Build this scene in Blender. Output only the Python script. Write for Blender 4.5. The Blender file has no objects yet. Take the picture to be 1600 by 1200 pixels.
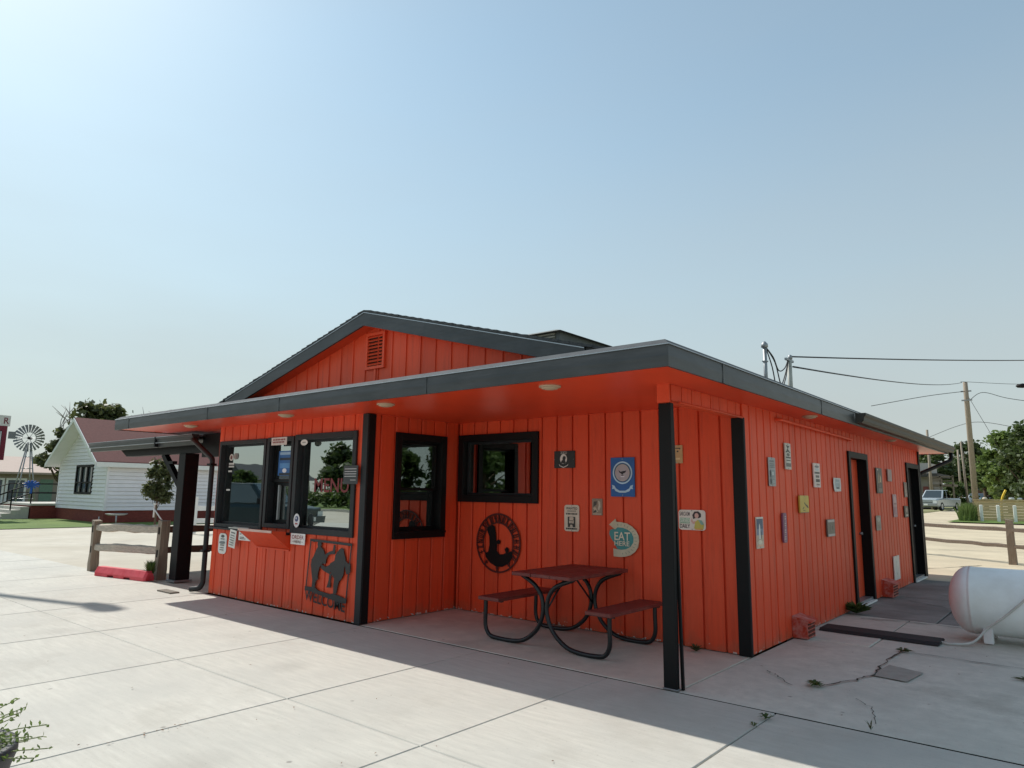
import bpy, math, random
import numpy as np
from mathutils import Vector, Matrix

random.seed(7); np.random.seed(7)
R = math.radians
scn = bpy.context.scene
C = scn.collection

# ------------------------------------------------------------------ camera, sky, sun, exposure
CAM = Vector((2.8046, -5.3218, 1.55))
yaw, pitch, roll = -0.6955, 0.1559, 0.0133
fv = Vector((math.sin(yaw) * math.cos(pitch), math.cos(yaw) * math.cos(pitch), math.sin(pitch)))
rv = Vector((math.cos(yaw), -math.sin(yaw), 0)); uv = rv.cross(fv)
r2 = rv * math.cos(roll) + uv * math.sin(roll); u2 = -rv * math.sin(roll) + uv * math.cos(roll)
cd = bpy.data.cameras.new('camera'); cam = bpy.data.objects.new('camera', cd); C.objects.link(cam)
m = Matrix((r2, u2, -fv)).transposed().to_4x4(); m.translation = CAM; cam.matrix_world = m
cd.sensor_width = 36; cd.lens = 1078.41 / 1600 * 36; cd.clip_end = 3000; cd.clip_start = 0.05
scn.camera = cam

SUN_EL = R(46); SUN_DIR = Vector((-math.cos(SUN_EL), 0.012, math.sin(SUN_EL))).normalized()
w = bpy.data.worlds.new('World'); scn.world = w; w.use_nodes = True
nt = w.node_tree; bg = nt.nodes['Background']
sky = nt.nodes.new('ShaderNodeTexSky'); sky.sky_type = 'NISHITA'; sky.sun_disc = False
sky.sun_elevation = SUN_EL; sky.sun_rotation = math.atan2(SUN_DIR.x, SUN_DIR.y)
sky.air_density = 1.0; sky.dust_density = 0.55; sky.ozone_density = 2.5; sky.altitude = 300
# summer smoke haze: an even grey veil that thickens toward the horizon all round
veil = nt.nodes.new('ShaderNodeMix'); veil.data_type = 'RGBA'; veil.inputs[7].default_value = (2.3, 2.42, 3.1, 1)
tc = nt.nodes.new('ShaderNodeTexCoord'); sx_ = nt.nodes.new('ShaderNodeSeparateXYZ'); vr = nt.nodes.new('ShaderNodeMapRange')
vr.interpolation_type = 'SMOOTHSTEP'; vr.inputs[1].default_value = -0.02; vr.inputs[2].default_value = 0.62; vr.inputs[3].default_value = 0.93; vr.inputs[4].default_value = 0.22
nt.links.new(tc.outputs['Generated'], sx_.inputs[0]); nt.links.new(sx_.outputs[2], vr.inputs[0]); wm_ = nt.nodes.new('ShaderNodeMapping'); wm_.inputs['Scale'].default_value = (1.2, 1.2, 4.5); wn_ = nt.nodes.new('ShaderNodeTexNoise'); wn_.inputs['Scale'].default_value = 1.6; wn_.inputs['Detail'].default_value = 6
nt.links.new(tc.outputs['Generated'], wm_.inputs[0]); nt.links.new(wm_.outputs[0], wn_.inputs['Vector'])
wa = nt.nodes.new('ShaderNodeMath'); wa.operation = 'MULTIPLY_ADD'; wa.inputs[1].default_value = 0.22; wa.use_clamp = True; ws = nt.nodes.new('ShaderNodeMath'); ws.operation = 'SUBTRACT'; ws.inputs[1].default_value = 0.11
nt.links.new(wn_.outputs[0], wa.inputs[0]); nt.links.new(vr.outputs[0], ws.inputs[0]); nt.links.new(ws.outputs[0], wa.inputs[2]); nt.links.new(wa.outputs[0], veil.inputs[0])
nt.links.new(sky.outputs[0], veil.inputs[6]); smoke = nt.nodes.new('ShaderNodeMix'); smoke.data_type = 'RGBA'; smoke.blend_type = 'MULTIPLY'; smoke.inputs[0].default_value = 1; smoke.inputs[7].default_value = (0.98, 1.0, 0.785, 1)   # smoke takes some blue out
nt.links.new(veil.outputs[2], smoke.inputs[6]); nt.links.new(smoke.outputs[2], bg.inputs[0]); bg.inputs[1].default_value = 0.098
sl = bpy.data.lights.new('sun', 'SUN'); sl.energy = 2.0; sl.angle = R(0.55); sl.color = (1.0, 0.955, 0.885)
so = bpy.data.objects.new('sun', sl); C.objects.link(so)
so.rotation_euler = (-SUN_DIR).to_track_quat('-Z', 'Y').to_euler()
scn.view_settings.view_transform = 'Standard'; scn.view_settings.look = 'None'
scn.view_settings.gamma = 1; scn.view_settings.use_curve_mapping = False
scn.view_settings.exposure = 1.2
scn.render.engine = 'CYCLES'

# ------------------------------------------------------------------ helpers
def s(r, g, b):
    f = lambda v: (v / 255 / 12.92) if v / 255 <= 0.04045 else ((v / 255 + 0.055) / 1.055) ** 2.4
    return (f(r), f(g), f(b))

MATS = {}
def M(name, col, rough=0.6, var=0.12, scale=6.0, stretch=(1, 1, 1), bump=0.0, bscale=60.0, metal=0.0, spec=0.5,
      rnd=0.0, dirt=None, dscale=1.2, damt=0.5):
    if name in MATS: return MATS[name]
    mt = bpy.data.materials.new(name); mt.use_nodes = True; n = mt.node_tree.nodes; l = mt.node_tree.links
    b = n['Principled BSDF']; b.inputs['Roughness'].default_value = rough; b.inputs['Metallic'].default_value = metal
    b.inputs['Specular IOR Level'].default_value = spec
    ge = n.new('ShaderNodeNewGeometry'); mp = n.new('ShaderNodeMapping'); mp.inputs['Scale'].default_value = stretch
    l.new(ge.outputs['Position'], mp.inputs[0])
    no = n.new('ShaderNodeTexNoise'); no.inputs['Scale'].default_value = scale; no.inputs['Detail'].default_value = 6
    no.inputs['Roughness'].default_value = 0.65
    l.new(mp.outputs[0], no.inputs['Vector'])
    mr = n.new('ShaderNodeMapRange'); mr.inputs[1].default_value = 0.3; mr.inputs[2].default_value = 0.7
    mr.inputs[3].default_value = 1 - var; mr.inputs[4].default_value = 1 + var
    l.new(no.outputs[0], mr.inputs[0])
    val = mr.outputs[0]
    if rnd:
        oi = n.new('ShaderNodeObjectInfo'); r_ = n.new('ShaderNodeMapRange'); r_.inputs[3].default_value = 1 - rnd; r_.inputs[4].default_value = 1 + rnd
        l.new(oi.outputs['Random'], r_.inputs[0]); mu = n.new('ShaderNodeMath'); mu.operation = 'MULTIPLY'
        l.new(val, mu.inputs[0]); l.new(r_.outputs[0], mu.inputs[1]); val = mu.outputs[0]
    hs = n.new('ShaderNodeHueSaturation'); hs.inputs['Color'].default_value = (*col, 1); l.new(val, hs.inputs['Value'])
    out = hs.outputs[0]
    if dirt:
        n2 = n.new('ShaderNodeTexNoise'); n2.inputs['Scale'].default_value = dscale; n2.inputs['Detail'].default_value = 8
        n2.inputs['Roughness'].default_value = 0.6
        l.new(ge.outputs['Position'], n2.inputs['Vector'])
        r2_ = n.new('ShaderNodeMapRange'); r2_.inputs[1].default_value = 0.42; r2_.inputs[2].default_value = 0.68; r2_.inputs[4].default_value = damt
        l.new(n2.outputs[0], r2_.inputs[0])
        mx = n.new('ShaderNodeMix'); mx.data_type = 'RGBA'; l.new(r2_.outputs[0], mx.inputs[0]); l.new(out, mx.inputs[6])
        mx.inputs[7].default_value = (*dirt, 1); out = mx.outputs[2]
    l.new(out, b.inputs['Base Color'])
    if bump:
        nb = n.new('ShaderNodeTexNoise'); nb.inputs['Scale'].default_value = bscale; nb.inputs['Detail'].default_value = 5
        l.new(mp.outputs[0], nb.inputs['Vector'])
        bp = n.new('ShaderNodeBump'); bp.inputs['Strength'].default_value = bump; bp.inputs['Distance'].default_value = 0.01
        l.new(nb.outputs[0], bp.inputs['Height']); l.new(bp.outputs[0], b.inputs['Normal'])
    MATS[name] = mt; return mt

def flat(r, g, b, rough=0.55):
    return M('paint_%d_%d_%d' % (r, g, b), s(r, g, b), rough, var=0.14, scale=18, dirt=s(r * .8, g * .72, b * .62), dscale=9, damt=.35)

def wall_paint(name, col):
    mt = M(name, col, 0.5, var=0.05, scale=1.0, stretch=(28, 28, 0.9), bump=0.35, bscale=3.0, rnd=0.09, spec=0.35)
    n = mt.node_tree.nodes; l = mt.node_tree.links; b = n['Principled BSDF']
    src = b.inputs['Base Color'].links[0].from_socket
    ge = n.new('ShaderNodeNewGeometry'); sp = n.new('ShaderNodeSeparateXYZ'); l.new(ge.outputs['Position'], sp.inputs[0])
    # faded, chalky blotches
    nf = n.new('ShaderNodeTexNoise'); nf.inputs['Scale'].default_value = 1.7; nf.inputs['Detail'].default_value = 7; l.new(ge.outputs['Position'], nf.inputs['Vector'])
    rf = n.new('ShaderNodeMapRange'); rf.inputs[1].default_value = 0.45; rf.inputs[2].default_value = 0.75; rf.inputs[4].default_value = 0.3; l.new(nf.outputs[0], rf.inputs[0])
    mf = n.new('ShaderNodeMix'); mf.data_type = 'RGBA'; l.new(rf.outputs[0], mf.inputs[0]); l.new(src, mf.inputs[6]); mf.inputs[7].default_value = (*s(230, 104, 74), 1)
    # rain streaks and scuffs
    mv = n.new('ShaderNodeMapping'); mv.inputs['Scale'].default_value = (9, 9, 0.55); l.new(ge.outputs['Position'], mv.inputs[0])
    ns = n.new('ShaderNodeTexNoise'); ns.inputs['Scale'].default_value = 1.6; ns.inputs['Detail'].default_value = 9; ns.inputs['Roughness'].default_value = 0.7; l.new(mv.outputs[0], ns.inputs['Vector'])
    rs = n.new('ShaderNodeMapRange'); rs.inputs[1].default_value = 0.52; rs.inputs[2].default_value = 0.78; rs.inputs[4].default_value = 0.6; l.new(ns.outputs[0], rs.inputs[0])
    ms_ = n.new('ShaderNodeMix'); ms_.data_type = 'RGBA'; l.new(rs.outputs[0], ms_.inputs[0]); l.new(mf.outputs[2], ms_.inputs[6]); ms_.inputs[7].default_value = (*s(170, 54, 34), 1)
    # splash dirt and flaked paint along the foot of the wall
    nz = n.new('ShaderNodeTexNoise'); nz.inputs['Scale'].default_value = 24; nz.inputs['Detail'].default_value = 4; l.new(ge.outputs['Position'], nz.inputs['Vector'])
    rz = n.new('ShaderNodeMapRange'); rz.inputs[1].default_value = 0.0; rz.inputs[2].default_value = 0.11; rz.inputs[3].default_value = 0.12; rz.inputs[4].default_value = -0.2; l.new(sp.outputs[2], rz.inputs[0])
    ad = n.new('ShaderNodeMath'); l.new(nz.outputs[0], ad.inputs[0]); l.new(rz.outputs[0], ad.inputs[1])
    gt = n.new('ShaderNodeMath'); gt.operation = 'GREATER_THAN'; gt.inputs[1].default_value = 0.66; l.new(ad.outputs[0], gt.inputs[0])
    nd = n.new('ShaderNodeTexNoise'); nd.inputs['Scale'].default_value = 7; nd.inputs['Detail'].default_value = 8; l.new(ge.outputs['Position'], nd.inputs['Vector'])
    rz2 = n.new('ShaderNodeMapRange'); rz2.inputs[1].default_value = 0.0; rz2.inputs[2].default_value = 0.32; rz2.inputs[3].default_value = 0.34; rz2.inputs[4].default_value = -0.3; l.new(sp.outputs[2], rz2.inputs[0])
    ad2 = n.new('ShaderNodeMath'); ad2.use_clamp = True; l.new(nd.outputs[0], ad2.inputs[0]); l.new(rz2.outputs[0], ad2.inputs[1])
    rd2 = n.new('ShaderNodeMapRange'); rd2.inputs[1].default_value = 0.55; rd2.inputs[2].default_value = 0.95; rd2.inputs[4].default_value = 0.5; l.new(ad2.outputs[0], rd2.inputs[0])
    md2 = n.new('ShaderNodeMix'); md2.data_type = 'RGBA'; l.new(rd2.outputs[0], md2.inputs[0]); l.new(ms_.outputs[2], md2.inputs[6]); md2.inputs[7].default_value = (*s(150, 96, 72), 1)
    mz = n.new('ShaderNodeMix'); mz.data_type = 'RGBA'; l.new(gt.outputs[0], mz.inputs[0]); l.new(md2.outputs[2], mz.inputs[6]); mz.inputs[7].default_value = (*s(205, 190, 180), 1)
    l.new(mz.outputs[2], b.inputs['Base Color'])
    return mt

class MB:
    def __init__(self): self.v = []; self.f = []; self.sm = []
    def add(self, vs, fs, smooth=False):
        o = len(self.v); self.v += [tuple(p) for p in vs]; self.f += [tuple(i + o for i in q) for q in fs]; self.sm += [smooth] * len(fs); return self
    def box(self, x0, x1, y0, y1, z0, z1):
        vs = [(x, y, z) for z in (z0, z1) for y in (y0, y1) for x in (x0, x1)]
        return self.add(vs, [(0, 2, 3, 1), (4, 5, 7, 6), (0, 1, 5, 4), (2, 6, 7, 3), (0, 4, 6, 2), (1, 3, 7, 5)])
    def bar(self, p0, p1, wd, ht, up=(0, 0, 1)):
        p0 = Vector(p0); p1 = Vector(p1); d = (p1 - p0).normalized(); up = Vector(up)
        if abs(d.dot(up)) > 0.99: up = Vector((1, 0, 0))
        a = d.cross(up).normalized() * wd / 2; b = a.cross(d).normalized() * ht / 2
        vs = [p + i * a + j * b for p in (p0, p1) for i, j in ((-1, -1), (1, -1), (1, 1), (-1, 1))]
        return self.add(vs, [(3, 2, 1, 0), (4, 5, 6, 7), (0, 1, 5, 4), (1, 2, 6, 5), (2, 3, 7, 6), (3, 0, 4, 7)])
    def tube(self, path, r, n=8, smooth=True, cap=True):
        P = [Vector(p) for p in path]; k = len(P); rr = r if isinstance(r, (list, tuple)) else [r] * k
        vs = []; ref = None
        for i, p in enumerate(P):
            d = (P[min(i + 1, k - 1)] - P[max(i - 1, 0)]).normalized()
            if ref is None:
                ref = Vector((0, 0, 1)) if abs(d.z) < 0.9 else Vector((1, 0, 0))
            a = d.cross(ref).normalized(); b = a.cross(d).normalized(); ref = b
            for j in range(n):
                t = 2 * math.pi * j / n; vs.append(p + (a * math.cos(t) + b * math.sin(t)) * rr[i])
        fs = [(i * n + j, i * n + (j + 1) % n, (i + 1) * n + (j + 1) % n, (i + 1) * n + j) for i in range(k - 1) for j in range(n)]
        self.add(vs, fs, smooth)
        if cap:
            o = len(self.v) - len(vs)
            self.f.append(tuple(o + j for j in range(n))[::-1]); self.sm.append(False)
            self.f.append(tuple(o + (k - 1) * n + j for j in range(n))); self.sm.append(False)
        return self
    def prism(self, pts, tf, w0, w1):
        """polygon pts (u,v) extruded from w0 to w1 through tf(u,v,w)"""
        n = len(pts); vs = [tf(u, v, w0) for u, v in pts] + [tf(u, v, w1) for u, v in pts]
        fs = [tuple(range(n))[::-1], tuple(range(n, 2 * n))] + [(i, (i + 1) % n, n + (i + 1) % n, n + i) for i in range(n)]
        return self.add(vs, fs)
    def fbox(self, tf, u0, u1, v0, v1, w0, w1):
        return self.prism([(u0, v0), (u1, v0), (u1, v1), (u0, v1)], tf, w0, w1)
    def ring(self, tf, u0, u1, v0, v1, t, w0, w1):
        self.fbox(tf, u0, u0 + t, v0, v1, w0, w1); self.fbox(tf, u1 - t, u1, v0, v1, w0, w1)
        self.fbox(tf, u0 + t, u1 - t, v0, v0 + t, w0, w1); return self.fbox(tf, u0 + t, u1 - t, v1 - t, v1, w0, w1)
    def lathe(self, prof, o, axis='z', n=28, smooth=True):
        o = Vector(o); vs = []; k = len(prof)
        for r, h in prof:
            for j in range(n):
                t = 2 * math.pi * j / n; a, b = r * math.cos(t), r * math.sin(t)
                vs.append(o + (Vector((a, b, h)) if axis == 'z' else Vector((h, a, b)) if axis == 'x' else Vector((b, h, a))))
        fs = [(i * n + j, i * n + (j + 1) % n, (i + 1) * n + (j + 1) % n, (i + 1) * n + j) for i in range(k - 1) for j in range(n)]
        return self.add(vs, fs, smooth)
    def build(self, name, mat, parent=None, fix=True):
        me = bpy.data.meshes.new(name); me.from_pydata(self.v, [], self.f); me.update()
        me.polygons.foreach_set('use_smooth', self.sm)
        if fix:
            import bmesh
            b = bmesh.new(); b.from_mesh(me); bmesh.ops.recalc_face_normals(b, faces=b.faces); b.to_mesh(me); b.free()
        me.materials.append(mat)
        o = bpy.data.objects.new(name, me); C.objects.link(o)
        if parent is not None: o.parent = parent
        return o

def bevel(o, wd=0.006, seg=1):
    b = o.modifiers.new('bevel', 'BEVEL'); b.width = wd; b.segments = seg; b.limit_method = 'ANGLE'; return o
def tag(o, label, cat, group=None):
    o['label'] = label; o['category'] = cat
    if group: o['group'] = group
    return o
def thing(name, label, cat, group=None):
    o = bpy.data.objects.new(name, None); C.objects.link(o); o.empty_display_size = 0.2
    return tag(o, label, cat, group)
def base(o, loc):
    """move an Empty to the thing's base after its parts were built in world coordinates"""
    loc = Vector(loc); o.location = loc
    for c in o.children:
        if c.matrix_parent_inverse == Matrix.Identity(4): c.matrix_parent_inverse = Matrix.Translation(-loc)
    return o
def struct(o): o['kind'] = 'structure'; return o
def smooth_path(pts, k=6):
    P = [Vector(p) for p in pts]; P = [2 * P[0] - P[1]] + P + [2 * P[-1] - P[-2]]; out = []
    for i in range(1, len(P) - 2):
        for j in range(k):
            t = j / k; a, b, c, d = P[i - 1:i + 3]
            out.append(0.5 * ((2 * b) + (c - a) * t + (2 * a - 5 * b + 4 * c - d) * t * t + (-a + 3 * b - 3 * c + d) * t ** 3))
    out.append(P[-2]); return out
def rounded(pts, r, k=5):
    """polyline with rounded corners"""
    P = [Vector(p) for p in pts]; out = [P[0]]
    for i in range(1, len(P) - 1):
        a = (P[i - 1] - P[i]); b = (P[i + 1] - P[i]); q = min(r, a.length * 0.49, b.length * 0.49)
        A = P[i] + a.normalized() * q; B = P[i] + b.normalized() * q
        for j in range(k + 1):
            t = j / k; out.append((1 - t) ** 2 * A + 2 * t * (1 - t) * P[i] + t * t * B)
    out.append(P[-1]); return out
def rect_minus(r, holes):
    rs = [r]
    for h in holes:
        nr = []
        for (a, b, c, d) in rs:
            x0, x1, y0, y1 = max(a, h[0]), min(b, h[1]), max(c, h[2]), min(d, h[3])
            if x0 >= x1 or y0 >= y1: nr.append((a, b, c, d)); continue
            if x0 > a + 1e-4: nr.append((a, x0, c, d))
            if x1 < b - 1e-4: nr.append((x1, b, c, d))
            if y0 > c + 1e-4: nr.append((x0, x1, c, y0))
            if y1 < d - 1e-4: nr.append((x0, x1, y1, d))
        rs = nr
    return rs
_txt = {}
def text_mesh(txt):
    if txt in _txt: return _txt[txt]
    cu = bpy.data.curves.new('t', 'FONT'); cu.body = txt; cu.resolution_u = 3; cu.offset = 0.012
    ob = bpy.data.objects.new('t', cu); me = bpy.data.meshes.new_from_object(ob)
    vs = [(v.co.x, v.co.y) for v in me.vertices]; fs = [tuple(p.vertices) for p in me.polygons]
    bpy.data.objects.remove(ob); bpy.data.curves.remove(cu); bpy.data.meshes.remove(me)
    x0 = min(v[0] for v in vs); x1 = max(v[0] for v in vs); y0 = min(v[1] for v in vs); y1 = max(v[1] for v in vs)
    vs = [((x - x0) / (x1 - x0), (y - y0) / (y1 - y0)) for x, y in vs]
    _txt[txt] = (vs, fs); return _txt[txt]

# wall frames: tf(u, v, w) -> world; w points out of the wall
X1, D1, X2, Y2, ZS = -3.902, 1.568, 0.113, 10.90, 2.484
XW = -7.52
FRONT = lambda u, v, w: (u, -w, v)
BACK = lambda u, v, w: (u, D1 - w, v)
SIDE = lambda u, v, w: (X2 + w, u, v)
RET = lambda u, v, w: (X1 + w, u, v)

# ------------------------------------------------------------------ materials
ORANGE = wall_paint('orange_red_siding_paint', s(228, 80, 44))
SOFFIT = M('orange_soffit_paint', s(226, 74, 42), 0.33, var=0.06, scale=2.5, bump=0.06, bscale=9, spec=0.45)
DARK = M('charcoal_metal', s(66, 68, 70), 0.4, var=0.2, scale=2, stretch=(1, 1, 7), bump=0.5, bscale=2.2, metal=0.25, dirt=s(50, 54, 57), dscale=3.0, damt=0.6)
BLACK = M('black_paint', s(17, 17, 19), 0.55, spec=0.22, var=0.15, scale=4, bump=0.1, bscale=40)
TRIM = M('charcoal_trim_paint', s(40, 42, 45), 0.5, spec=0.3, var=0.15, scale=4, bump=0.1, bscale=40)
DRIP = M('drip_edge_highlight_metal', s(172, 178, 184), 0.3, var=0.15, scale=4, metal=0.6)  # pale tone paints the highlight line along the metal edges
SHINGLE = M('grey_shingle', s(70, 72, 74), 0.9, var=0.35, scale=30, bump=0.6, bscale=60)
CONC = M('new_concrete', s(192, 189, 179), 0.88, var=0.10, scale=3.2, stretch=(1.0, 7, 1), bump=0.22, bscale=160, rnd=0.04, dirt=s(180, 178, 170), dscale=0.9, damt=0.75)
CONC2 = M('porch_concrete', s(202, 194, 180), 0.85, var=0.10, scale=5, bump=0.2, bscale=120, dirt=s(178, 173, 162), dscale=1.6, damt=0.6)
CONC3 = M('old_concrete', s(206, 202, 190), 0.92, var=0.12, scale=7, bump=0.35, bscale=90, dirt=s(182, 180, 170), dscale=0.8, damt=0.7, rnd=0.05)
CONC4 = M('stained_concrete', s(142, 139, 134), 0.92, var=0.16, scale=4, bump=0.4, bscale=70, dirt=s(100, 95, 90), dscale=0.9, damt=0.8, rnd=0.05)
LOT = M('pale_lot_concrete', s(190, 183, 168), 0.92, var=0.09, scale=1.3, bump=0.3, bscale=60, dirt=s(168, 158, 140), dscale=0.35, damt=0.6)
LOTB = M('tan_gravel_lot', s(196, 182, 155), 0.95, var=0.12, scale=0.9, bump=0.5, bscale=40, dirt=s(172, 158, 134), dscale=0.3, damt=0.6)
DIRT = M('joint_dirt', s(34, 31, 28), 0.95, var=0.3, scale=30)
CRACK = M('crack_dirt', s(62, 58, 50), 0.95, var=0.3, scale=30)
GRASS = M('lawn', s(84, 108, 42), 0.95, var=0.3, scale=1.2, bump=0.6, bscale=30, dirt=s(112, 130, 58), dscale=0.4, damt=0.6)
FIELD = M('field', s(120, 124, 82), 0.95, var=0.2, scale=0.5, dirt=s(150, 142, 110), dscale=0.05, damt=0.7)
WOODX = M('weathered_rail_wood', s(184, 172, 156), 0.9, var=0.28, scale=2.0, stretch=(1.2, 30, 30), bump=0.6, bscale=3)
WOODZ = M('weathered_post_wood', s(142, 128, 112), 0.9, var=0.3, scale=2.0, stretch=(30, 30, 1.2), bump=0.6, bscale=3)
TABLEWOOD = M('maroon_stained_plank', s(112, 46, 42), 0.55, var=0.28, scale=2.0, stretch=(26, 1.6, 26), bump=0.4, bscale=4, dirt=s(142, 96, 84), dscale=7, damt=0.35)
TUBE = M('black_tube_steel', s(30, 32, 35), 0.35, var=0.12, scale=8, metal=0.2)
WHITE = M('white_paint', s(232, 232, 228), 0.5, var=0.04, scale=8)
TANKW = M('tank_white', s(236, 238, 238), 0.42, var=0.05, scale=2, bump=0.03, bscale=12, dirt=s(196, 192, 184), dscale=2.5, damt=0.4)
GALV = M('galvanised_steel', s(150, 153, 155), 0.45, var=0.15, scale=8, metal=0.6)
POLE = M('utility_pole_wood', s(150, 138, 124), 0.9, var=0.2, scale=2, stretch=(12, 12, 0.8), bump=0.4, bscale=4)
WIRE = M('wire_black', s(40, 40, 42), 0.6)
DKINT = M('interior_brown', s(96, 84, 74), 0.8)

def concrete_wear(mt, spots=0.5, stain=(0.2, 0.18, 0.15), samt=0.35):
    n = mt.node_tree.nodes; l = mt.node_tree.links; b = n['Principled BSDF']; src = b.inputs['Base Color'].links[0].from_socket
    ge = n.new('ShaderNodeNewGeometry')
    def noise(sc, lo, hi, amt, det=8):
        x = n.new('ShaderNodeTexNoise'); x.inputs['Scale'].default_value = sc; x.inputs['Detail'].default_value = det; x.inputs['Roughness'].default_value = 0.7; l.new(ge.outputs['Position'], x.inputs['Vector'])
        r = n.new('ShaderNodeMapRange'); r.inputs[1].default_value = lo; r.inputs[2].default_value = hi; r.inputs[4].default_value = amt; l.new(x.outputs[0], r.inputs[0]); return r.outputs[0]
    def mix(fac, a, col):
        x = n.new('ShaderNodeMix'); x.data_type = 'RGBA'; l.new(fac, x.inputs[0]); l.new(a, x.inputs[6]); x.inputs[7].default_value = (*col, 1); return x.outputs[2]
    o = mix(noise(0.55, 0.52, 0.72, samt), src, stain)                # broad drips and damp marks
    o = mix(noise(38, 0.62, 0.74, spots * 0.6, 3), o, (0.16, 0.145, 0.125))   # grit
    v = n.new('ShaderNodeTexVoronoi'); v.inputs['Scale'].default_value = 2.3; l.new(ge.outputs['Position'], v.inputs['Vector'])
    r = n.new('ShaderNodeMapRange'); r.inputs[1].default_value = 0.05; r.inputs[2].default_value = 0.025; r.inputs[4].default_value = spots; l.new(v.outputs['Distance'], r.inputs[0])
    o = mix(r.outputs[0], o, (0.13, 0.115, 0.10))                     # gum and drops
    v3 = n.new('ShaderNodeTexVoronoi'); v3.inputs['Scale'].default_value = 0.75; l.new(ge.outputs['Position'], v3.inputs['Vector'])
    r3 = n.new('ShaderNodeMapRange'); r3.inputs[1].default_value = 0.2; r3.inputs[2].default_value = 0.03; r3.inputs[4].default_value = spots * 0.42; l.new(v3.outputs['Distance'], r3.inputs[0])
    o = mix(r3.outputs[0], o, (0.2, 0.18, 0.155))                     # old oil drips
    o = mix(noise(240, 0.55, 0.8, 0.35, 2), o, (0.75, 0.73, 0.68))    # pale sand grains
    l.new(o, b.inputs['Base Color'])
concrete_wear(CONC, 0.6, s(166, 161, 150), 0.75); concrete_wear(CONC2, 0.5, s(140, 128, 112), 0.6); concrete_wear(CONC3, 0.6, s(138, 130, 116), 0.7); concrete_wear(CONC4, 0.6, s(84, 80, 76), 0.6); concrete_wear(LOT, 0.5, s(168, 160, 146), 0.5); concrete_wear(LOTB, 0.4, s(170, 156, 134), 0.5)
def glass_mat(name, refl, tint):
    mt = bpy.data.materials.new(name); mt.use_nodes = True; n = mt.node_tree.nodes; l = mt.node_tree.links; n.clear()
    o = n.new('ShaderNodeOutputMaterial'); g = n.new('ShaderNodeBsdfGlossy'); g.inputs['Roughness'].default_value = 0.012
    g.inputs['Color'].default_value = (0.86, 0.93, 0.91, 1); t = n.new('ShaderNodeBsdfTransparent'); t.inputs[0].default_value = (*tint, 1)
    mx = n.new('ShaderNodeMixShader'); lw = n.new('ShaderNodeLayerWeight'); lw.inputs[0].default_value = 0.35
    mr = n.new('ShaderNodeMapRange'); mr.inputs[3].default_value = refl; mr.inputs[4].default_value = 1.0; l.new(lw.outputs['Fresnel'], mr.inputs[0]); l.new(mr.outputs[0], mx.inputs[0])
    ge = n.new('ShaderNodeNewGeometry'); no = n.new('ShaderNodeTexNoise'); no.inputs['Scale'].default_value = 1.6; l.new(ge.outputs['Position'], no.inputs['Vector'])
    b = n.new('ShaderNodeBump'); b.inputs['Strength'].default_value = 0.02; b.inputs['Distance'].default_value = 0.05; l.new(no.outputs[0], b.inputs['Height']); l.new(b.outputs[0], g.inputs['Normal'])
    l.new(t.outputs[0], mx.inputs[1]); l.new(g.outputs[0], mx.inputs[2]); l.new(mx.outputs[0], o.inputs[0]); return mt
GLASS = glass_mat('window_glass', 0.48, (0.45, 0.5, 0.48))
CARGLASS = glass_mat('car_glass', 0.14, (0.12, 0.14, 0.14))
def leaf_mat(name, c1, c2):
    mt = bpy.data.materials.new(name); mt.use_nodes = True; n = mt.node_tree.nodes; l = mt.node_tree.links; n.clear()
    o = n.new('ShaderNodeOutputMaterial'); d = n.new('ShaderNodeBsdfPrincipled'); d.inputs['Roughness'].default_value = 0.55
    t = n.new('ShaderNodeBsdfTranslucent'); mx = n.new('ShaderNodeMixShader'); mx.inputs[0].default_value = 0.42
    ge = n.new('ShaderNodeNewGeometry'); no = n.new('ShaderNodeTexNoise'); no.inputs['Scale'].default_value = 2.2; no.inputs['Detail'].default_value = 8; l.new(ge.outputs['Position'], no.inputs['Vector'])
    rp = n.new('ShaderNodeMapRange'); rp.inputs[1].default_value = 0.35; rp.inputs[2].default_value = 0.65; l.new(no.outputs[0], rp.inputs[0])
    mc = n.new('ShaderNodeMix'); mc.data_type = 'RGBA'; l.new(rp.outputs[0], mc.inputs[0]); mc.inputs[6].default_value = (*c1, 1); mc.inputs[7].default_value = (*c2, 1)
    l.new(mc.outputs[2], d.inputs['Base Color']); l.new(mc.outputs[2], t.inputs[0]); l.new(d.outputs[0], mx.inputs[1]); l.new(t.outputs[0], mx.inputs[2]); l.new(mx.outputs[0], o.inputs[0]); return mt
LEAF_A = leaf_mat('leaf_mid_green', (0.06, 0.10, 0.026), (0.12, 0.17, 0.045))
LEAF_B = leaf_mat('leaf_dark_green', (0.046, 0.076, 0.024), (0.09, 0.125, 0.036))
LEAF_C = leaf_mat('leaf_olive', (0.065, 0.078, 0.028), (0.11, 0.125, 0.045))
LEAF_D = leaf_mat('leaf_light_green', (0.11, 0.17, 0.04), (0.19, 0.26, 0.07))

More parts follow.
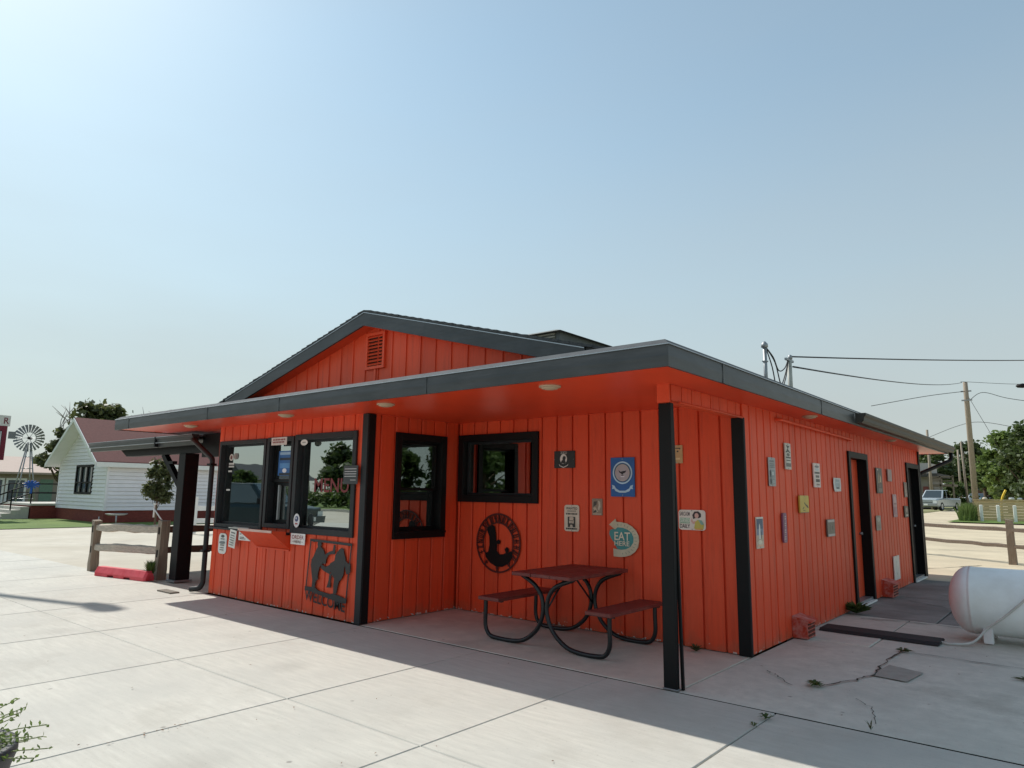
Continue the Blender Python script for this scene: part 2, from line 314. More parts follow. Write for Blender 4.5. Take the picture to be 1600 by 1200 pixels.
# ------------------------------------------------------------------ ground and pavements
def gz(x, y): return max(0.0, y - 16.0) * 0.0088
def sheet(name, xs, ys, z, mat, thick=None):
    b = MB(); vs = [(x, y, gz(x, y) + z) for y in ys for x in xs]; n = len(xs)
    b.add(vs, [(j * n + i, j * n + i + 1, (j + 1) * n + i + 1, (j + 1) * n + i) for j in range(len(ys) - 1) for i in range(n - 1)])
    return b.build(name, mat)
lin = lambda a, b, n: [a + (b - a) * i / n for i in range(n + 1)]
struct(sheet('ground', [-900, -200, -60, 0, 60, 200, 900], [-900, -200, -60, 0, 16] + lin(24, 110, 8) + [300, 900], -0.16, FIELD))
struct(sheet('parking_lot', lin(-27.6, -7.7, 4), lin(0.02, 40, 6), -0.02, LOT))
struct(sheet('rear_lot', lin(-7.69, 26, 4), [10.32, 16] + lin(24, 110, 8), -0.035, LOTB))
struct(sheet('lawn', lin(-62, -27.7, 4), lin(-12, 60, 8), -0.0, GRASS))
struct(sheet('grass_verge', lin(-3.7, 24, 4), lin(41.0, 46.5, 2), 0.03, GRASS))
struct(sheet('street', lin(-90, 90, 2), lin(-26, -15, 1), -0.06, LOT))
struct(sheet('grass_bank', lin(-90, 90, 2), lin(-60, -26.2, 2), 0.03, GRASS))
struct(sheet('side_yard', lin(9.4, 60, 3), lin(-14, 10.2, 2), -0.03, GRASS))
kb = MB().box(-90, 90, -26.2, -25.98, -0.1, 0.1); struct(kb.build('street_kerb', CONC))

pv = struct(MB().box(-27.6, 9.4, -15, -0.004, -0.13, -0.03).build('plaza_pavement', DIRT))
xj = [-27.6, -25.6, -23.7, -21.9, -20.1, -18.2, -16.4, -14.6, -12.9, -11.1, -9.35, -7.5, -5.65, -3.78, -1.98, -0.52, 0.9, 2.4, 3.9, 5.6, 7.4, 9.4]
yj = [0, -2.17, -4.32, -6.5, -8.7, -10.8, -12.9, -15]
def slab(name, x0, x1, y0, y1, mat, par, z=0.0, g=0.004, tilt=0.0):
    b = MB(); c = 0.006; X0, X1_, Y0, Y1_ = x0 + g, x1 - g, y0 + g, y1 - g; dz = [random.uniform(-tilt, tilt) for _ in range(4)]
    lo = [(X0, Y0), (X1_, Y0), (X1_, Y1_), (X0, Y1_)]; hi = [(X0 + c, Y0 + c), (X1_ - c, Y0 + c), (X1_ - c, Y1_ - c), (X0 + c, Y1_ - c)]
    vs = [(x, y, -0.1) for x, y in lo] + [(x, y, z - 0.006) for x, y in lo] + [(x, y, z + d) for (x, y), d in zip(hi, dz)]
    fs = [(8, 9, 10, 11)] + [(i + k, (i + 1) % 4 + k, (i + 1) % 4 + k + 4, i + k + 4) for k in (0, 4) for i in range(4)]
    return b.add(vs, fs).build(name, mat, par)
for i in range(len(xj) - 1):
    for j in range(len(yj) - 1):
        slab('concrete_slab', xj[i], xj[i + 1], yj[j + 1], yj[j] - (0.02 if j == 0 else 0), CONC, pv, random.uniform(-0.002, 0.001))
MB().box(-7.4, 9.4, -0.0195, 0.0045, -0.09, -0.004).build('joint_filler', M('black_joint_filler', s(24, 23, 22), .95, var=.3, scale=40, spec=.1), pv)
pf = struct(MB().box(X1 - 0.1, X2 + 0.1, 0.0, D1 + 0.1, -0.14, -0.05).build('porch_floor', DIRT))
slab('concrete_slab', X1 - 0.05, X2, 0.002, D1 + 0.05, CONC2, pf, 0.002)
sp_ = struct(MB().box(X2 + 0.1, 9.4, 0.0, 10.3, -0.14, -0.05).build('side_pavement', DIRT))
slab('concrete_slab', X2, 3.55, 0.004, 2.9, CONC3, sp_, 0.0, 0.005, 0.004)
slab('concrete_slab', 3.55, 9.4, 0.004, 2.9, CONC3, sp_, 0.0, 0.005, 0.004)
slab('concrete_slab', X2 - 0.1, 0.86, 2.9, 3.9, CONC3, sp_, 0.0, 0.005, 0.004)
slab('concrete_slab', 0.86, 3.2, 2.9, 5.0, CONC3, sp_, -0.004, 0.006, 0.004)
slab('concrete_slab', X2 - 0.1, 0.86, 3.9, 5.0, CONC3, sp_, -0.003, 0.008, 0.004)
slab('concrete_slab', 3.2, 9.4, 2.9, 5.0, CONC3, sp_, 0.0, 0.006, 0.004)
slab('concrete_slab', X2 - 0.1, 1.15, 5.0, 7.4, CONC4, sp_, -0.006, 0.012, 0.005)
slab('concrete_slab', 1.15, 9.4, 5.0, 7.4, CONC4, sp_, -0.003, 0.012, 0.005)
slab('concrete_slab', X2 - 0.1, 1.15, 7.4, 10.3, CONC4, sp_, -0.002, 0.01, 0.005)
slab('concrete_slab', 1.15, 9.4, 7.4, 10.3, CONC4, sp_, 0.0, 0.01, 0.005)
MB().add([(1.16, 1.62, 0.008), (1.45, 1.58, 0.008), (1.5, 2.03, 0.008), (1.2, 2.15, 0.008)], [(0, 1, 2, 3)]).build('repair_patch', M('patch_concrete', s(158, 153, 144), 0.9, var=0.12, scale=9, bump=0.3, bscale=90), sp_)
def crack(pts, wd, par, z=0.009):
    P = []
    for a, b in zip(pts[:-1], pts[1:]):
        for k in range(6):
            t = k / 6; P.append((a[0] + (b[0] - a[0]) * t + random.uniform(-.02, .02), a[1] + (b[1] - a[1]) * t + random.uniform(-.02, .02)))
    P.append(pts[-1]); vs = []
    for i, p in enumerate(P):
        q = P[min(i + 1, len(P) - 1)]; o = P[max(i - 1, 0)]; d = Vector((q[0] - o[0], q[1] - o[1])).normalized(); hw = wd * random.uniform(.15, .55)
        vs += [(p[0] - d.y * hw, p[1] + d.x * hw, z), (p[0] + d.y * hw, p[1] - d.x * hw, z)]
    return MB().add(vs, [(2 * i, 2 * i + 1, 2 * i + 3, 2 * i + 2) for i in range(len(P) - 1)]).build('crack', CRACK, par)
crack([(0.93, 0.93), (1.1, 1.35), (1.19, 1.68), (1.14, 2.2), (1.16, 2.75), (1.18, 2.9)], 0.02, sp_)
crack([(0.75, 0.8), (0.55, 1.05), (0.42, 1.15)], 0.012, sp_)
crack([(1.2, 2.9), (1.9, 2.86), (2.6, 2.88)], 0.016, sp_)
crack([(1.5, 0.2), (1.42, 0.55), (1.25, 0.75)], 0.008, sp_)
crack([(0.35, 4.7), (0.8, 4.85), (1.5, 4.8)], 0.03, sp_)
crack([(0.5, 6.9), (1.2, 6.4), (1.9, 6.7)], 0.022, sp_)
crack([(2.3, 0.9), (2.7, 1.2), (3.3, 1.25)], 0.010, sp_)
tag(MB().box(-8.25, -7.82, -0.42, -0.28, 0.0, 0.02).build('splash_block', M('splash_block_conc', s(120, 112, 102), 0.9, bump=0.4)), 'flat grey splash block on the pavement under the front downspout', 'splash block')
# lot cracks
rl = bpy.data.objects['rear_lot']
for (a, b_) in (((-0.9, 12.2), (0.6, 15.0)), ((0.4, 11.2), (2.2, 11.9)), ((-3, 19), (2, 20.5)), ((-2, 25), (3, 24))):
    crack([a, ((a[0] + b_[0]) / 2 + .2, (a[1] + b_[1]) / 2), b_], 0.05, rl, gz(0, max(a[1], b_[1])) - 0.026)

# ------------------------------------------------------------------ the restaurant
bld = thing('restaurant_building', 'low orange red roadside restaurant with charcoal roof edge, gable and corner porch', 'restaurant')
WIN1 = (-7.44, -6.13, 0.985, 2.262); WIN2 = (-6.10, -5.445, 1.03, 2.268); WIN3 = (-5.415, -4.085, 0.985, 2.282)
RWIN = (0.43, 1.325, 0.958, 2.285); BWIN = (-3.862, -2.485, 1.418, 2.316)
DOOR1 = (5.50, 6.58, -0.02, 2.21); DOOR2 = (9.56, 10.74, -0.02, 2.21)
BT = 0.028
def inset(r, d): return (r[0] + d, r[1] - d, r[2] + d, r[3] - d)
def wall(name, tf, u0, u1, v0, v1, holes, sp, ph, bu0=None, bu1=None, g=0.0095):
    b = MB()
    for (a, c_, d, e) in rect_minus((u0, u1, v0, v1), [inset(h, 0.03) for h in holes]): b.fbox(tf, a, c_, d, e, -0.12, -BT - 0.001)
    wo = b.build(name, ORANGE, bld)
    u = ph
    bu0 = u0 if bu0 is None else bu0; bu1 = u1 if bu1 is None else bu1
    while u > bu0: u -= sp
    while u < bu1 - 0.01:
        a = max(u, bu0) + g; c_ = min(u + sp, bu1) - g; u += sp
        if c_ - a < 0.02: continue
        cf = 0.006
        for (p0, p1, q0, q1) in rect_minus((a, c_, v0, v1), [inset(h, 0.02) for h in holes]):
            if p1 - p0 < 0.012: continue
            prof = [(p0, -BT), (p0, -cf), (p0 + cf, 0), (p1 - cf, 0), (p1, -cf), (p1, -BT)]
            jw = random.uniform(-.0018, .0008); jt = random.uniform(-.0008, .0008)
            vs = [tf(x, q0, w_ + jw) for x, w_ in prof] + [tf(x, q1, w_ + jw + jt) for x, w_ in prof]; k = 6
            MB().add(vs, [tuple(range(k))[::-1], tuple(range(k, 2 * k))] + [(i, (i + 1) % k, k + (i + 1) % k, k + i) for i in range(k)]).build('siding_board', ORANGE, wo)
    return wo
fw = wall('front_wall', FRONT, XW, X1, 0.012, ZS, [WIN1, WIN2, WIN3], 0.2285, -7.142, XW, X1 - 0.005)
rw = wall('porch_end_wall', RET, 0.12, D1 + 0.12, 0.012, ZS, [RWIN], 0.228, 0.2, 0.02, D1)
bw = wall('porch_back_wall', BACK, X1 + 0.0, X2 - 0.12, 0.012, ZS, [BWIN], 0.232, -2.91, X1 + 0.016, X2 - 0.02)
sw = wall('side_wall', SIDE, D1 + 0.0, Y2, 0.012, ZS, [DOOR1, DOOR2], 0.2075, 1.775, D1 + 0.02, Y2, 0.012)
b = MB(); b.box(XW - 0.12, XW, 0.12, Y2, 0.012, ZS); b.box(XW, X2 - 0.12, Y2 - 0.12, Y2, 0.012, ZS); b.build('rear_wall', ORANGE, bld)
MB().box(XW + .01, X2 - .13, 2.0, Y2 - .13, -0.02, 0.02).build('interior_floor', DKINT, bld)
b = MB(); b.box(XW + 0.01, -3.9, 2.4, 2.5, 0.03, ZS - 0.01); b.build('interior_partition', DKINT, bld)
# corner trims
def trim(name, x0, x1, y0, y1, z0, z1, mt=BLACK): return bevel(MB().box(x0, x1, y0, y1, z0, z1).build(name, mt, bld), 0.004)
trim('corner_trim', X1 - 0.085, X1 + 0.022, -0.024, -0.003, 0.005, ZS - 0.004, TRIM)  # greyer than the return face: the light difference is put into the colour
trim('corner_trim', X1 + 0.003, X1 + 0.024, -0.002, 0.10, 0.005, ZS - 0.006, BLACK)
trim('corner_trim', X2 - 0.105, X2 + 0.022, D1 - 0.024, D1 - 0.003, 0.005, 2.335, BLACK)
trim('corner_trim', X2 + 0.003, X2 + 0.0255, D1 - 0.002, D1 + 0.02, 0.005, 2.335, TRIM)
trim('corner_trim', X2 + 0.003, X2 + 0.024, Y2 - 0.09, Y2 + 0.02, 0.005, ZS - 0.004, BLACK)
# porch post and header
trim('porch_post', 0.0, 0.115, 0.0, 0.055, 0.003, 2.322, BLACK)
trim('porch_post_shoe', -0.008, 0.123, -0.006, 0.062, 0.001, 0.012, GALV)
MB().bar((0.134, 0.075, 0.0), (0.088, 0.075, 2.32), 0.022, 0.024, (0, 1, 0)).build('thin_post', BLACK, bld)
hd = MB().box(0.006, X2 - BT - 0.002, 0.004, D1 - 0.03, 2.335, ZS).build('porch_header', ORANGE, bld)
u = 0.02
while u < D1 - 0.05:
    e = min(u + 0.2, D1 - 0.03); MB().fbox(SIDE, u + 0.006, e - 0.006, 2.345, ZS - 0.002, -BT, 0.0).build('siding_board', ORANGE, hd); u += 0.2
MB().box(0.0, X2 - 0.0, -0.016, 0.003, 2.325, ZS).build('header_end_board', ORANGE, hd)
MB().tube([(X2 + 0.02, 0.14, 2.335), (X2 + 0.02, D1 - 0.03, 2.335)], 0.012, 6).build('header_rail', ORANGE, hd)

# roof
roof = MB()
XL, XR, YF, YB = -9.41, 0.52, -0.8165, 11.9
RX, RZ, GS = -3.86, 3.73, 0.262
zr = lambda x: RZ - GS * abs(x - RX)
EZ = 2.685
def rx(z): return (RZ - z) / GS
xr_e = XR - 0.05; xl_e = RX - rx(EZ)
roof.box(XL + 0.02, XR - 0.02, YF + 0.02, YB - 0.02, ZS + 0.02, ZS + 0.15)
GY = -0.16
def slope(xe, ye0, ye1, ze):
    roof.add([(RX, ye0, RZ), (xe, ye0, ze), (xe, ye1, ze), (RX, ye1, RZ), (RX, ye0, RZ - 0.05), (xe, ye0, ze - 0.05), (xe, ye1, ze - 0.05), (RX, ye1, RZ - 0.05)],
             [(0, 1, 2, 3), (4, 7, 6, 5), (0, 4, 5, 1), (2, 6, 7, 3), (1, 5, 6, 2)])
slope(xr_e, GY, YB, zr(xr_e)); slope(xl_e, GY, YB, zr(xl_e))
roof.add([(XL + 0.06, YF + 0.06, EZ), (XR - 0.06, YF + 0.06, EZ), (XR - 0.85, 0.05, EZ + 0.2), (XL + 0.85, 0.05, EZ + 0.2), (XL + 0.06, YB, EZ), (xl_e, YB, EZ + 0.02)],
         [(0, 1, 2, 3), (0, 3, 5, 4)])
rf = roof.build('roof', SHINGLE, bld)
# shingle courses showing along the rakes
b = MB(); k = 34
for sgn, xe in ((1, xr_e), (-1, xl_e)):
    for i in range(k):
        x0 = RX + (xe - RX) * i / k; x1 = RX + (xe - RX) * (i + 1.05) / k
        z0, z1 = zr(x0) + 0.004, zr(x1) + 0.004 + 0.012; y0 = GY - 0.025 + random.uniform(-.006, .006)
        b.add([(x0, y0, z0), (x1, y0, z1), (x1, y0 + .5, z1), (x0, y0 + .5, z0), (x0, y0, z0 - .02), (x1, y0, z1 - .024), (x1, y0 + .5, z1 - .024), (x0, y0 + .5, z0 - .02)],
              [(0, 1, 2, 3), (0, 4, 5, 1), (1, 5, 6, 2), (4, 7, 6, 5), (0, 3, 7, 4), (2, 6, 7, 3)])
so_ = b.build('shingle_edge', SHINGLE, rf); so_['kind'] = 'stuff'
MB().box(XL + 0.012, XR - 0.012, YF + 0.012, YB - 0.012, ZS, ZS + 0.018).build('soffit', SOFFIT, bld)
# fascia: lower face, drip edge, upper metal
def fascia(name, p0, p1, outn, a0, a1):
    p0 = Vector(p0); p1 = Vector(p1); n_ = Vector(outn); d = (p1 - p0).normalized()
    prof = [(-0.02, -0.012), (0.0, -0.012), (0.004, 0.07), (0.0, 0.15), (-0.02, 0.15)]
    vs = []
    for P, ex in ((p0, a0), (p1, a1)):
        for o_, h in prof: vs.append(P + n_ * o_ + d * ex * o_ + Vector((0, 0, ZS + h)))
    k = len(prof); q = MB().add(vs, [(i, (i + 1) % k, k + (i + 1) % k, k + i) for i in range(k)] + [tuple(range(k)), tuple(range(k, 2 * k))[::-1]])
    f = q.build(name, DARK, bld)
    prof2 = [(0.002, 0.1515), (0.014, 0.1515), (0.014, 0.1575), (0.002, 0.1615)]
    vs = []
    for P, ex in ((p0, a0), (p1, a1)):
        for o_, h in prof2: vs.append(P + n_ * o_ + d * ex * o_ + Vector((0, 0, ZS + h)))
    k = 4; MB().add(vs, [(i, (i + 1) % k, k + (i + 1) % k, k + i) for i in range(k)] + [(0, 1, 2, 3), (7, 6, 5, 4)]).build('drip_edge', DRIP, f)
    prof3 = [(-0.03, 0.152), (0.0, 0.152), (0.0, 0.163), (-0.05, 0.203), (-0.08, 0.203)]
    vs = []
    for P, ex in ((p0, a0), (p1, a1)):
        for o_, h in prof3: vs.append(P + n_ * o_ + d * ex * o_ + Vector((0, 0, ZS + h)))
    k = 5; MB().add(vs, [(i, (i + 1) % k, k + (i + 1) % k, k + i) for i in range(k)] + [tuple(range(k)), tuple(range(k, 2 * k))[::-1]]).build('roof_edge_metal', M('rolled_roof_edge', s(84, 88, 92), .85, var=.2, scale=6, spec=.2), f)
    return f
ff = fascia('front_fascia', (XL, YF, 0), (XR, YF, 0), (0, -1, 0), -1, 1)
fs_ = fascia('side_fascia', (XR, YF, 0), (XR, YB, 0), (1, 0, 0), -1, 1)
fascia('rear_fascia', (XR, YB, 0), (XL, YB, 0), (0, 1, 0), -1, 1)
fascia('left_fascia', (XL, YB, 0), (XL, YF, 0), (-1, 0, 0), -1, 1)
for x in (-8.9, -6.35, -2.05, -4.6): # seams in the sheet metal
    MB().box(x, x + 0.03, YF - 0.0065, YF - 0.001, ZS - 0.011, ZS + 0.149).build('metal_seam', DARK, ff)
for y in (0.15, 2.9): MB().box(XR + 0.001, XR + 0.0065, y, y + 0.03, ZS - 0.011, ZS + 0.149).build('metal_seam', DARK, fs_)
# gutter on the side eave with its downspout
prof = [(0.004, 0.01), (0.075, 0.01), (0.10, 0.04), (0.105, 0.08), (0.128, 0.11), (0.128, 0.138), (0.118, 0.138), (0.115, 0.114), (0.092, 0.08), (0.09, 0.046), (0.07, 0.02), (0.004, 0.02)]
vs = [(XR + 0.004 + a, y, ZS + h) for y in (4.35, 11.95) for a, h in prof]; k = len(prof)
gq = MB().add(vs, [(i, (i + 1) % k, k + (i + 1) % k, k + i) for i in range(k)])
gq.add([(XR + .008, 4.35, ZS + .01), (XR + .08, 4.35, ZS + .01), (XR + .109, 4.35, ZS + .08), (XR + .132, 4.35, ZS + .138), (XR + .008, 4.35, ZS + .138)], [(0, 1, 2, 3, 4)])
gt = gq.build('gutter', M('gutter_metal', s(62, 59, 55), 0.5, var=0.12, spec=.3), bld)
MB().tube(rounded([(XR + 0.06, 11.80, ZS + 0.01), (XR + 0.06, 11.80, ZS - 0.14), (X2 - 0.03, Y2 + 0.07, ZS - 0.46), (X2 - 0.05, Y2 + 0.07, 0.1)], 0.12), 0.038, 8).build('gutter_downspout', BLACK, bld)
# gable front
gwall = MB(); GYW = 0.0
GF = lambda u, v, w_: (u, GYW - w_, v)
zl = lambda u: zr(u) - 0.17
gw0, gw1 = RX - rx(2.86) + 0.62, RX + rx(2.86) - 0.62
gp = MB().prism([(RX - rx(2.72), 2.64), (RX + rx(2.72), 2.64), (RX, RZ - 0.06)], GF, -0.1, -BT - .001).build('gable_wall', ORANGE, bld)
VENT = (-3.985, -3.63, 3.02, 3.475)
u = RX - 13 * 0.25 + 0.09
while u < RX + 3.4:
    a, c_ = u + 0.008, u + 0.242; u += 0.25
    zz = lambda x: zr(x) - 0.04
    if a < RX < c_: top = [(c_, zz(c_)), (RX, zz(RX)), (a, zz(a))]
    else: top = [(c_, zz(c_)), (a, zz(a))]
    if min(t[1] for t in top) < 2.8: continue
    MB().prism([(a, 2.8), (c_, 2.8)] + top, GF, -BT, 0).build('siding_board', ORANGE, gp)
    MB().fbox(GF, c_ + 0.0, c_ + 0.02, 2.8, min(zz(c_), zz(c_ + .02)), -BT - .0005, 0.012).build('batten', ORANGE, gp)
gv = MB().ring(GF, *VENT, 0.035, 0.001, 0.035).build('gable_vent', ORANGE, bld)
MB().fbox(GF, VENT[0] + .035, VENT[1] - .035, VENT[2] + .035, VENT[3] - .035, 0.0005, 0.004).build('vent_backing', M('vent_dark', s(70, 26, 16), .8), gv)
for i in range(9):
    v = VENT[2] + 0.045 + i * 0.043
    MB().prism([(0, 0), (0.028, -0.02), (0.032, -0.014), (0.004, 0.012)], lambda a_, h_, w_: (w_, GYW - 0.006 - a_, v + h_ + 0.02), VENT[0] + .036, VENT[1] - .036).build('louvre', ORANGE, gv)
MB().fbox(GF, -3.83, -3.79, 2.80, 3.02, 0.001, 0.02).build('vent_drip_board', ORANGE, gv)
for sgn, xe in ((1, xr_e), (-1, xl_e)):
    q = MB(); y0, y1 = GY - 0.02, GY; xe = RX + sgn * rx(2.885)
    P = [(RX, RZ - 0.012), (xe, zr(xe) - 0.012), (xe, zr(xe) - 0.19), (RX, RZ - 0.19)]
    q.add([(x, y0, z) for x, z in P] + [(x, y1, z) for x, z in P], [(0, 1, 2, 3), (7, 6, 5, 4), (0, 4, 5, 1), (1, 5, 6, 2), (2, 6, 7, 3), (3, 7, 4, 0)])
    rk = q.build('rake_fascia', DARK, bld)
    q = MB(); P = [(RX, RZ - 0.022), (xe, zr(xe) - 0.022), (xe, zr(xe) - 0.03), (RX, RZ - 0.03)]
    q.add([(x, y0 - .008, z) for x, z in P] + [(x, y0 - .001, z) for x, z in P], [(0, 1, 2, 3), (7, 6, 5, 4), (0, 4, 5, 1), (1, 5, 6, 2), (2, 6, 7, 3), (3, 7, 4, 0)]).build('drip_edge', DRIP, rk)
    q = MB(); P = [(RX, RZ - 0.10), (xe, zr(xe) - 0.10), (xe, zr(xe) - 0.19), (RX, RZ - 0.19)]
    q.add([(x, y0 - .006, z) for x, z in P] + [(x, y0 - .001, z) for x, z in P], [(0, 1, 2, 3), (7, 6, 5, 4), (0, 4, 5, 1), (1, 5, 6, 2), (2, 6, 7, 3), (3, 7, 4, 0)]).build('rake_cap', DARK, rk)
    q = MB(); P = [(RX, RZ - 0.175), (xe, zr(xe) - 0.175), (xe, zr(xe) - 0.187), (RX, RZ - 0.187)]
    q.add([(x, GY + .001, z) for x, z in P] + [(x, GYW, z) for x, z in P], [(0, 1, 2, 3), (7, 6, 5, 4), (0, 4, 5, 1), (1, 5, 6, 2), (2, 6, 7, 3), (3, 7, 4, 0)]).build('rake_soffit', ORANGE, rk)
# round flush lights in the soffit
LD = M('light_diffuser', s(186, 164, 138), 0.5, var=0.04)
for x, y in ((-7.55, -0.45), (-4.95, -0.48), (-3.02, -0.48), (-0.80, -0.48), (0.33, 3.1), (0.33, 7.35)):
    rr = 0.098 if x < 0.2 else 0.085
    lo_ = MB().lathe([(rr, 0), (rr, -0.012), (rr - 0.012, -0.016), (rr - .014, -0.012)], (x, y, ZS - 0.001), n=24).build('soffit_light', LD, bld)
    MB().lathe([(rr - 0.014, -0.008), (rr * .75, -0.024), (rr * .4, -0.033), (0.001, -0.036)], (x, y, ZS - 0.001), n=24).build('diffuser', LD, lo_)

# windows
def window(tf, rc, cw, kind, proud=0.03):
    u0, u1, v0, v1 = rc
    b = MB().ring(tf, u0, u1, v0, v1, cw, 0.002, proud)
    b.ring(tf, u0 + 0.03, u1 - 0.03, v0 + 0.03, v1 - 0.03, max(cw - 0.03, 0.02), -0.14, 0.0015)
    wn = bevel(b.build('window', TRIM if tf is FRONT else BLACK, bld), 0.003)
    a0, a1, c0, c1 = u0 + cw, u1 - cw, v0 + cw, v1 - cw
    gm = BLACK
    if kind == 'fixed':
        MB().ring(tf, a0 + .001, a1 - .001, c0 + .001, c1 - .001, 0.028, -0.10, -0.055).build('sash', TRIM, wn)
        MB().fbox(tf, a0 + .03, a1 - .03, c0 + .03, c1 - .03, -0.080, -0.074).build('pane', GLASS, wn)
    elif kind == 'hung':
        mid = c0 + (c1 - c0) * 0.47
        MB().ring(tf, a0 + .001, a1 - .001, mid - 0.03, c1 - .001, 0.035, -0.085, -0.05).build('sash', gm, wn)
        MB().fbox(tf, a0 + .037, a1 - .037, mid + .007, c1 - .037, -0.07, -0.064).build('pane', GLASS, wn)
        MB().ring(tf, a0 + .001, a1 - .001, c0 + .001, mid + 0.02, 0.045, -0.125, -0.088).build('sash', gm, wn)
        MB().fbox(tf, a0 + .047, a1 - .047, c0 + .047, mid - .026, -0.11, -0.104).build('pane', GLASS, wn)
    elif kind == 'serve':
        mid = c0 + (c1 - c0) * 0.5
        MB().ring(tf, a0 + .001, a1 - .001, mid, c1 - .001, 0.04, -0.085, -0.05).build('sash', gm, wn)
        MB().fbox(tf, a0 + .042, a1 - .042, mid + .042, c1 - .042, -0.07, -0.064).build('pane', GLASS, wn)
        MB().ring(tf, a0 + 0.001, a1 - .001, c0 + .001, mid - 0.002, 0.05, -0.125, -0.088).build('sash', gm, wn)
        MB().fbox(tf, a0 + .052, a1 - .052, c0 + .052, mid - .054, -0.11, -0.104).build('pane', GLASS, wn)
        MB().fbox(tf, a0 + .16, a0 + .19, c0 + .05, mid - .04, -0.08, -0.05).build('sash_handle', GALV, wn)
    return wn
w1 = window(FRONT, WIN1, 0.055, 'fixed'); w2 = window(FRONT, WIN2, 0.06, 'serve'); w3 = window(FRONT, WIN3, 0.075, 'fixed')
wr = window(RET, RWIN, 0.095, 'hung', 0.035); wb = window(BACK, BWIN, 0.095, 'fixed', 0.035)
MB().fbox(RET, RWIN[0] + 0.02, RWIN[1] - 0.02, RWIN[2] + 0.06, RWIN[2] + 0.085, 0.036, 0.07).build('sill', BLACK, wr)
# order counter ledge and slanted serving shelf
bevel(MB().fbox(FRONT, XW + 0.03, -5.44, 0.955, 0.984, 0.001, 0.075).build('counter_ledge', TRIM, bld), 0.004)
b = MB(); S0, S1 = -6.24, -5.42
b.add([(S0, -.077, 1.0), (S1, -.077, 1.0), (S1, -.29, 1.012), (S0, -.29, 1.012), (S0 + .0, -.29, .99), (S1, -.29, .99), (S1, -.002, .765), (S0, -.002, .765), (S0, -.002, 0.95), (S1, -.002, .95), (S0, -.077, .95), (S1, -.077, .95)],
      [(0, 1, 2, 3), (3, 2, 5, 4), (4, 5, 6, 7), (0, 3, 4, 10), (10, 4, 7, 8), (2, 1, 11, 5), (5, 11, 9, 6), (0, 10, 11, 1), (8, 9, 11, 10), (8, 7, 6, 9)])
sh = b.build('serving_shelf', ORANGE, bld)
MB().box(S0 - .005, S1 + .005, -.301, -.288, .988, 1.018).build('shelf_lit_edge', M('lit_edge_tone', s(214, 178, 164), .4), sh)  # front edge catching light, put into a paler colour
MB().box(S0, S1, -.02, -.001, .745, .764).build('shelf_cleat', ORANGE, sh)

# doors in the side wall
def door(rc, leafmat, extras):
    u0, u1, v0, v1 = rc
    b = MB(); b.fbox(SIDE, u0 - .01, u0 + .085, 0.0, v1, 0.002, 0.028); b.fbox(SIDE, u1 - .085, u1 + .01, 0.0, v1, 0.002, 0.028); b.fbox(SIDE, u0 + .085, u1 - .085, v1 - .09, v1, 0.002, 0.028)
    b.fbox(SIDE, u0 + .03, u0 + .075, 0.0, v1 - .03, -0.26, 0.0015); b.fbox(SIDE, u1 - .075, u1 - .03, 0.0, v1 - .03, -0.26, 0.0015); b.fbox(SIDE, u0 + .075, u1 - .075, v1 - .085, v1 - .03, -0.26, 0.0015)
    d = b.build('door', BLACK, bld)
    lf = bevel(MB().fbox(SIDE, u0 + .078, u1 - .078, 0.07, v1 - .088, -0.155, -0.115).build('door_leaf', leafmat, d), .004)
    MB().fbox(SIDE, u0 + .076, u1 - .076, 0.006, 0.066, -0.25, -0.0).build('threshold', GALV, d)
    MB().fbox(SIDE, u0 + .06, u1 - .06, 0.004, 0.03, 0.001, 0.05).build('sill_plate', WHITE, d)
    MB().tube([SIDE(u1 - .17, 1.0, -.115), SIDE(u1 - .17, 1.0, -.07)], 0.022, 8).build('door_knob', GALV, d)
    return d
d1 = door(DOOR1, ORANGE, 1)
d2 = door(DOOR2, M('dark_screen_door', s(48, 40, 38), .6), 0)
# conduit under the soffit
MB().tube(rounded([(X2 + .0, 2.55, 2.40), (X2 + .06, 2.55, 2.40), (X2 + .06, 5.6, 2.375), (X2, 5.6, 2.375)], .03), 0.017, 8).build('conduit', ORANGE, bld)
for y in (2.56, 5.58): MB().lathe([(0.001, 0.012), (.03, .012), (.034, 0.0)], (X2 + .002, y, 2.40 if y < 4 else 2.375), axis='x', n=12).build('conduit_flange', ORANGE, bld)
# vent hoods at the foot of the side wall
CHIP = M('chipped_orange_paint', s(190, 62, 34), .6, var=.15, scale=8, dirt=s(206, 196, 190), dscale=11, damt=.5)
def hood(y0, y1, h, dp):
    b = MB(); P = [(0.001, 0.01), (dp * .8, 0.01), (dp * .8, h * .72), (dp, h * .76), (dp, h * .82), (0.001, h)]
    b.prism(P, lambda a, z, w_: (X2 + a, w_, z), y0, y1)
    o = b.build('vent_hood', CHIP, bld)
    g0 = MB()
    for i in range(4): g0.fbox(lambda u_, v_, w_: (X2 + dp * .8 + w_, u_, v_), y0 + .03, y1 - .03, 0.03 + i * .04, .052 + i * .04, 0.001, 0.008)
    g0.build('grille', M('rusty_grille', s(92, 44, 30), .8, var=.3, scale=30), o)
hood(2.80, 3.08, 0.24, 0.2); hood(7.06, 7.42, 0.27, 0.2)
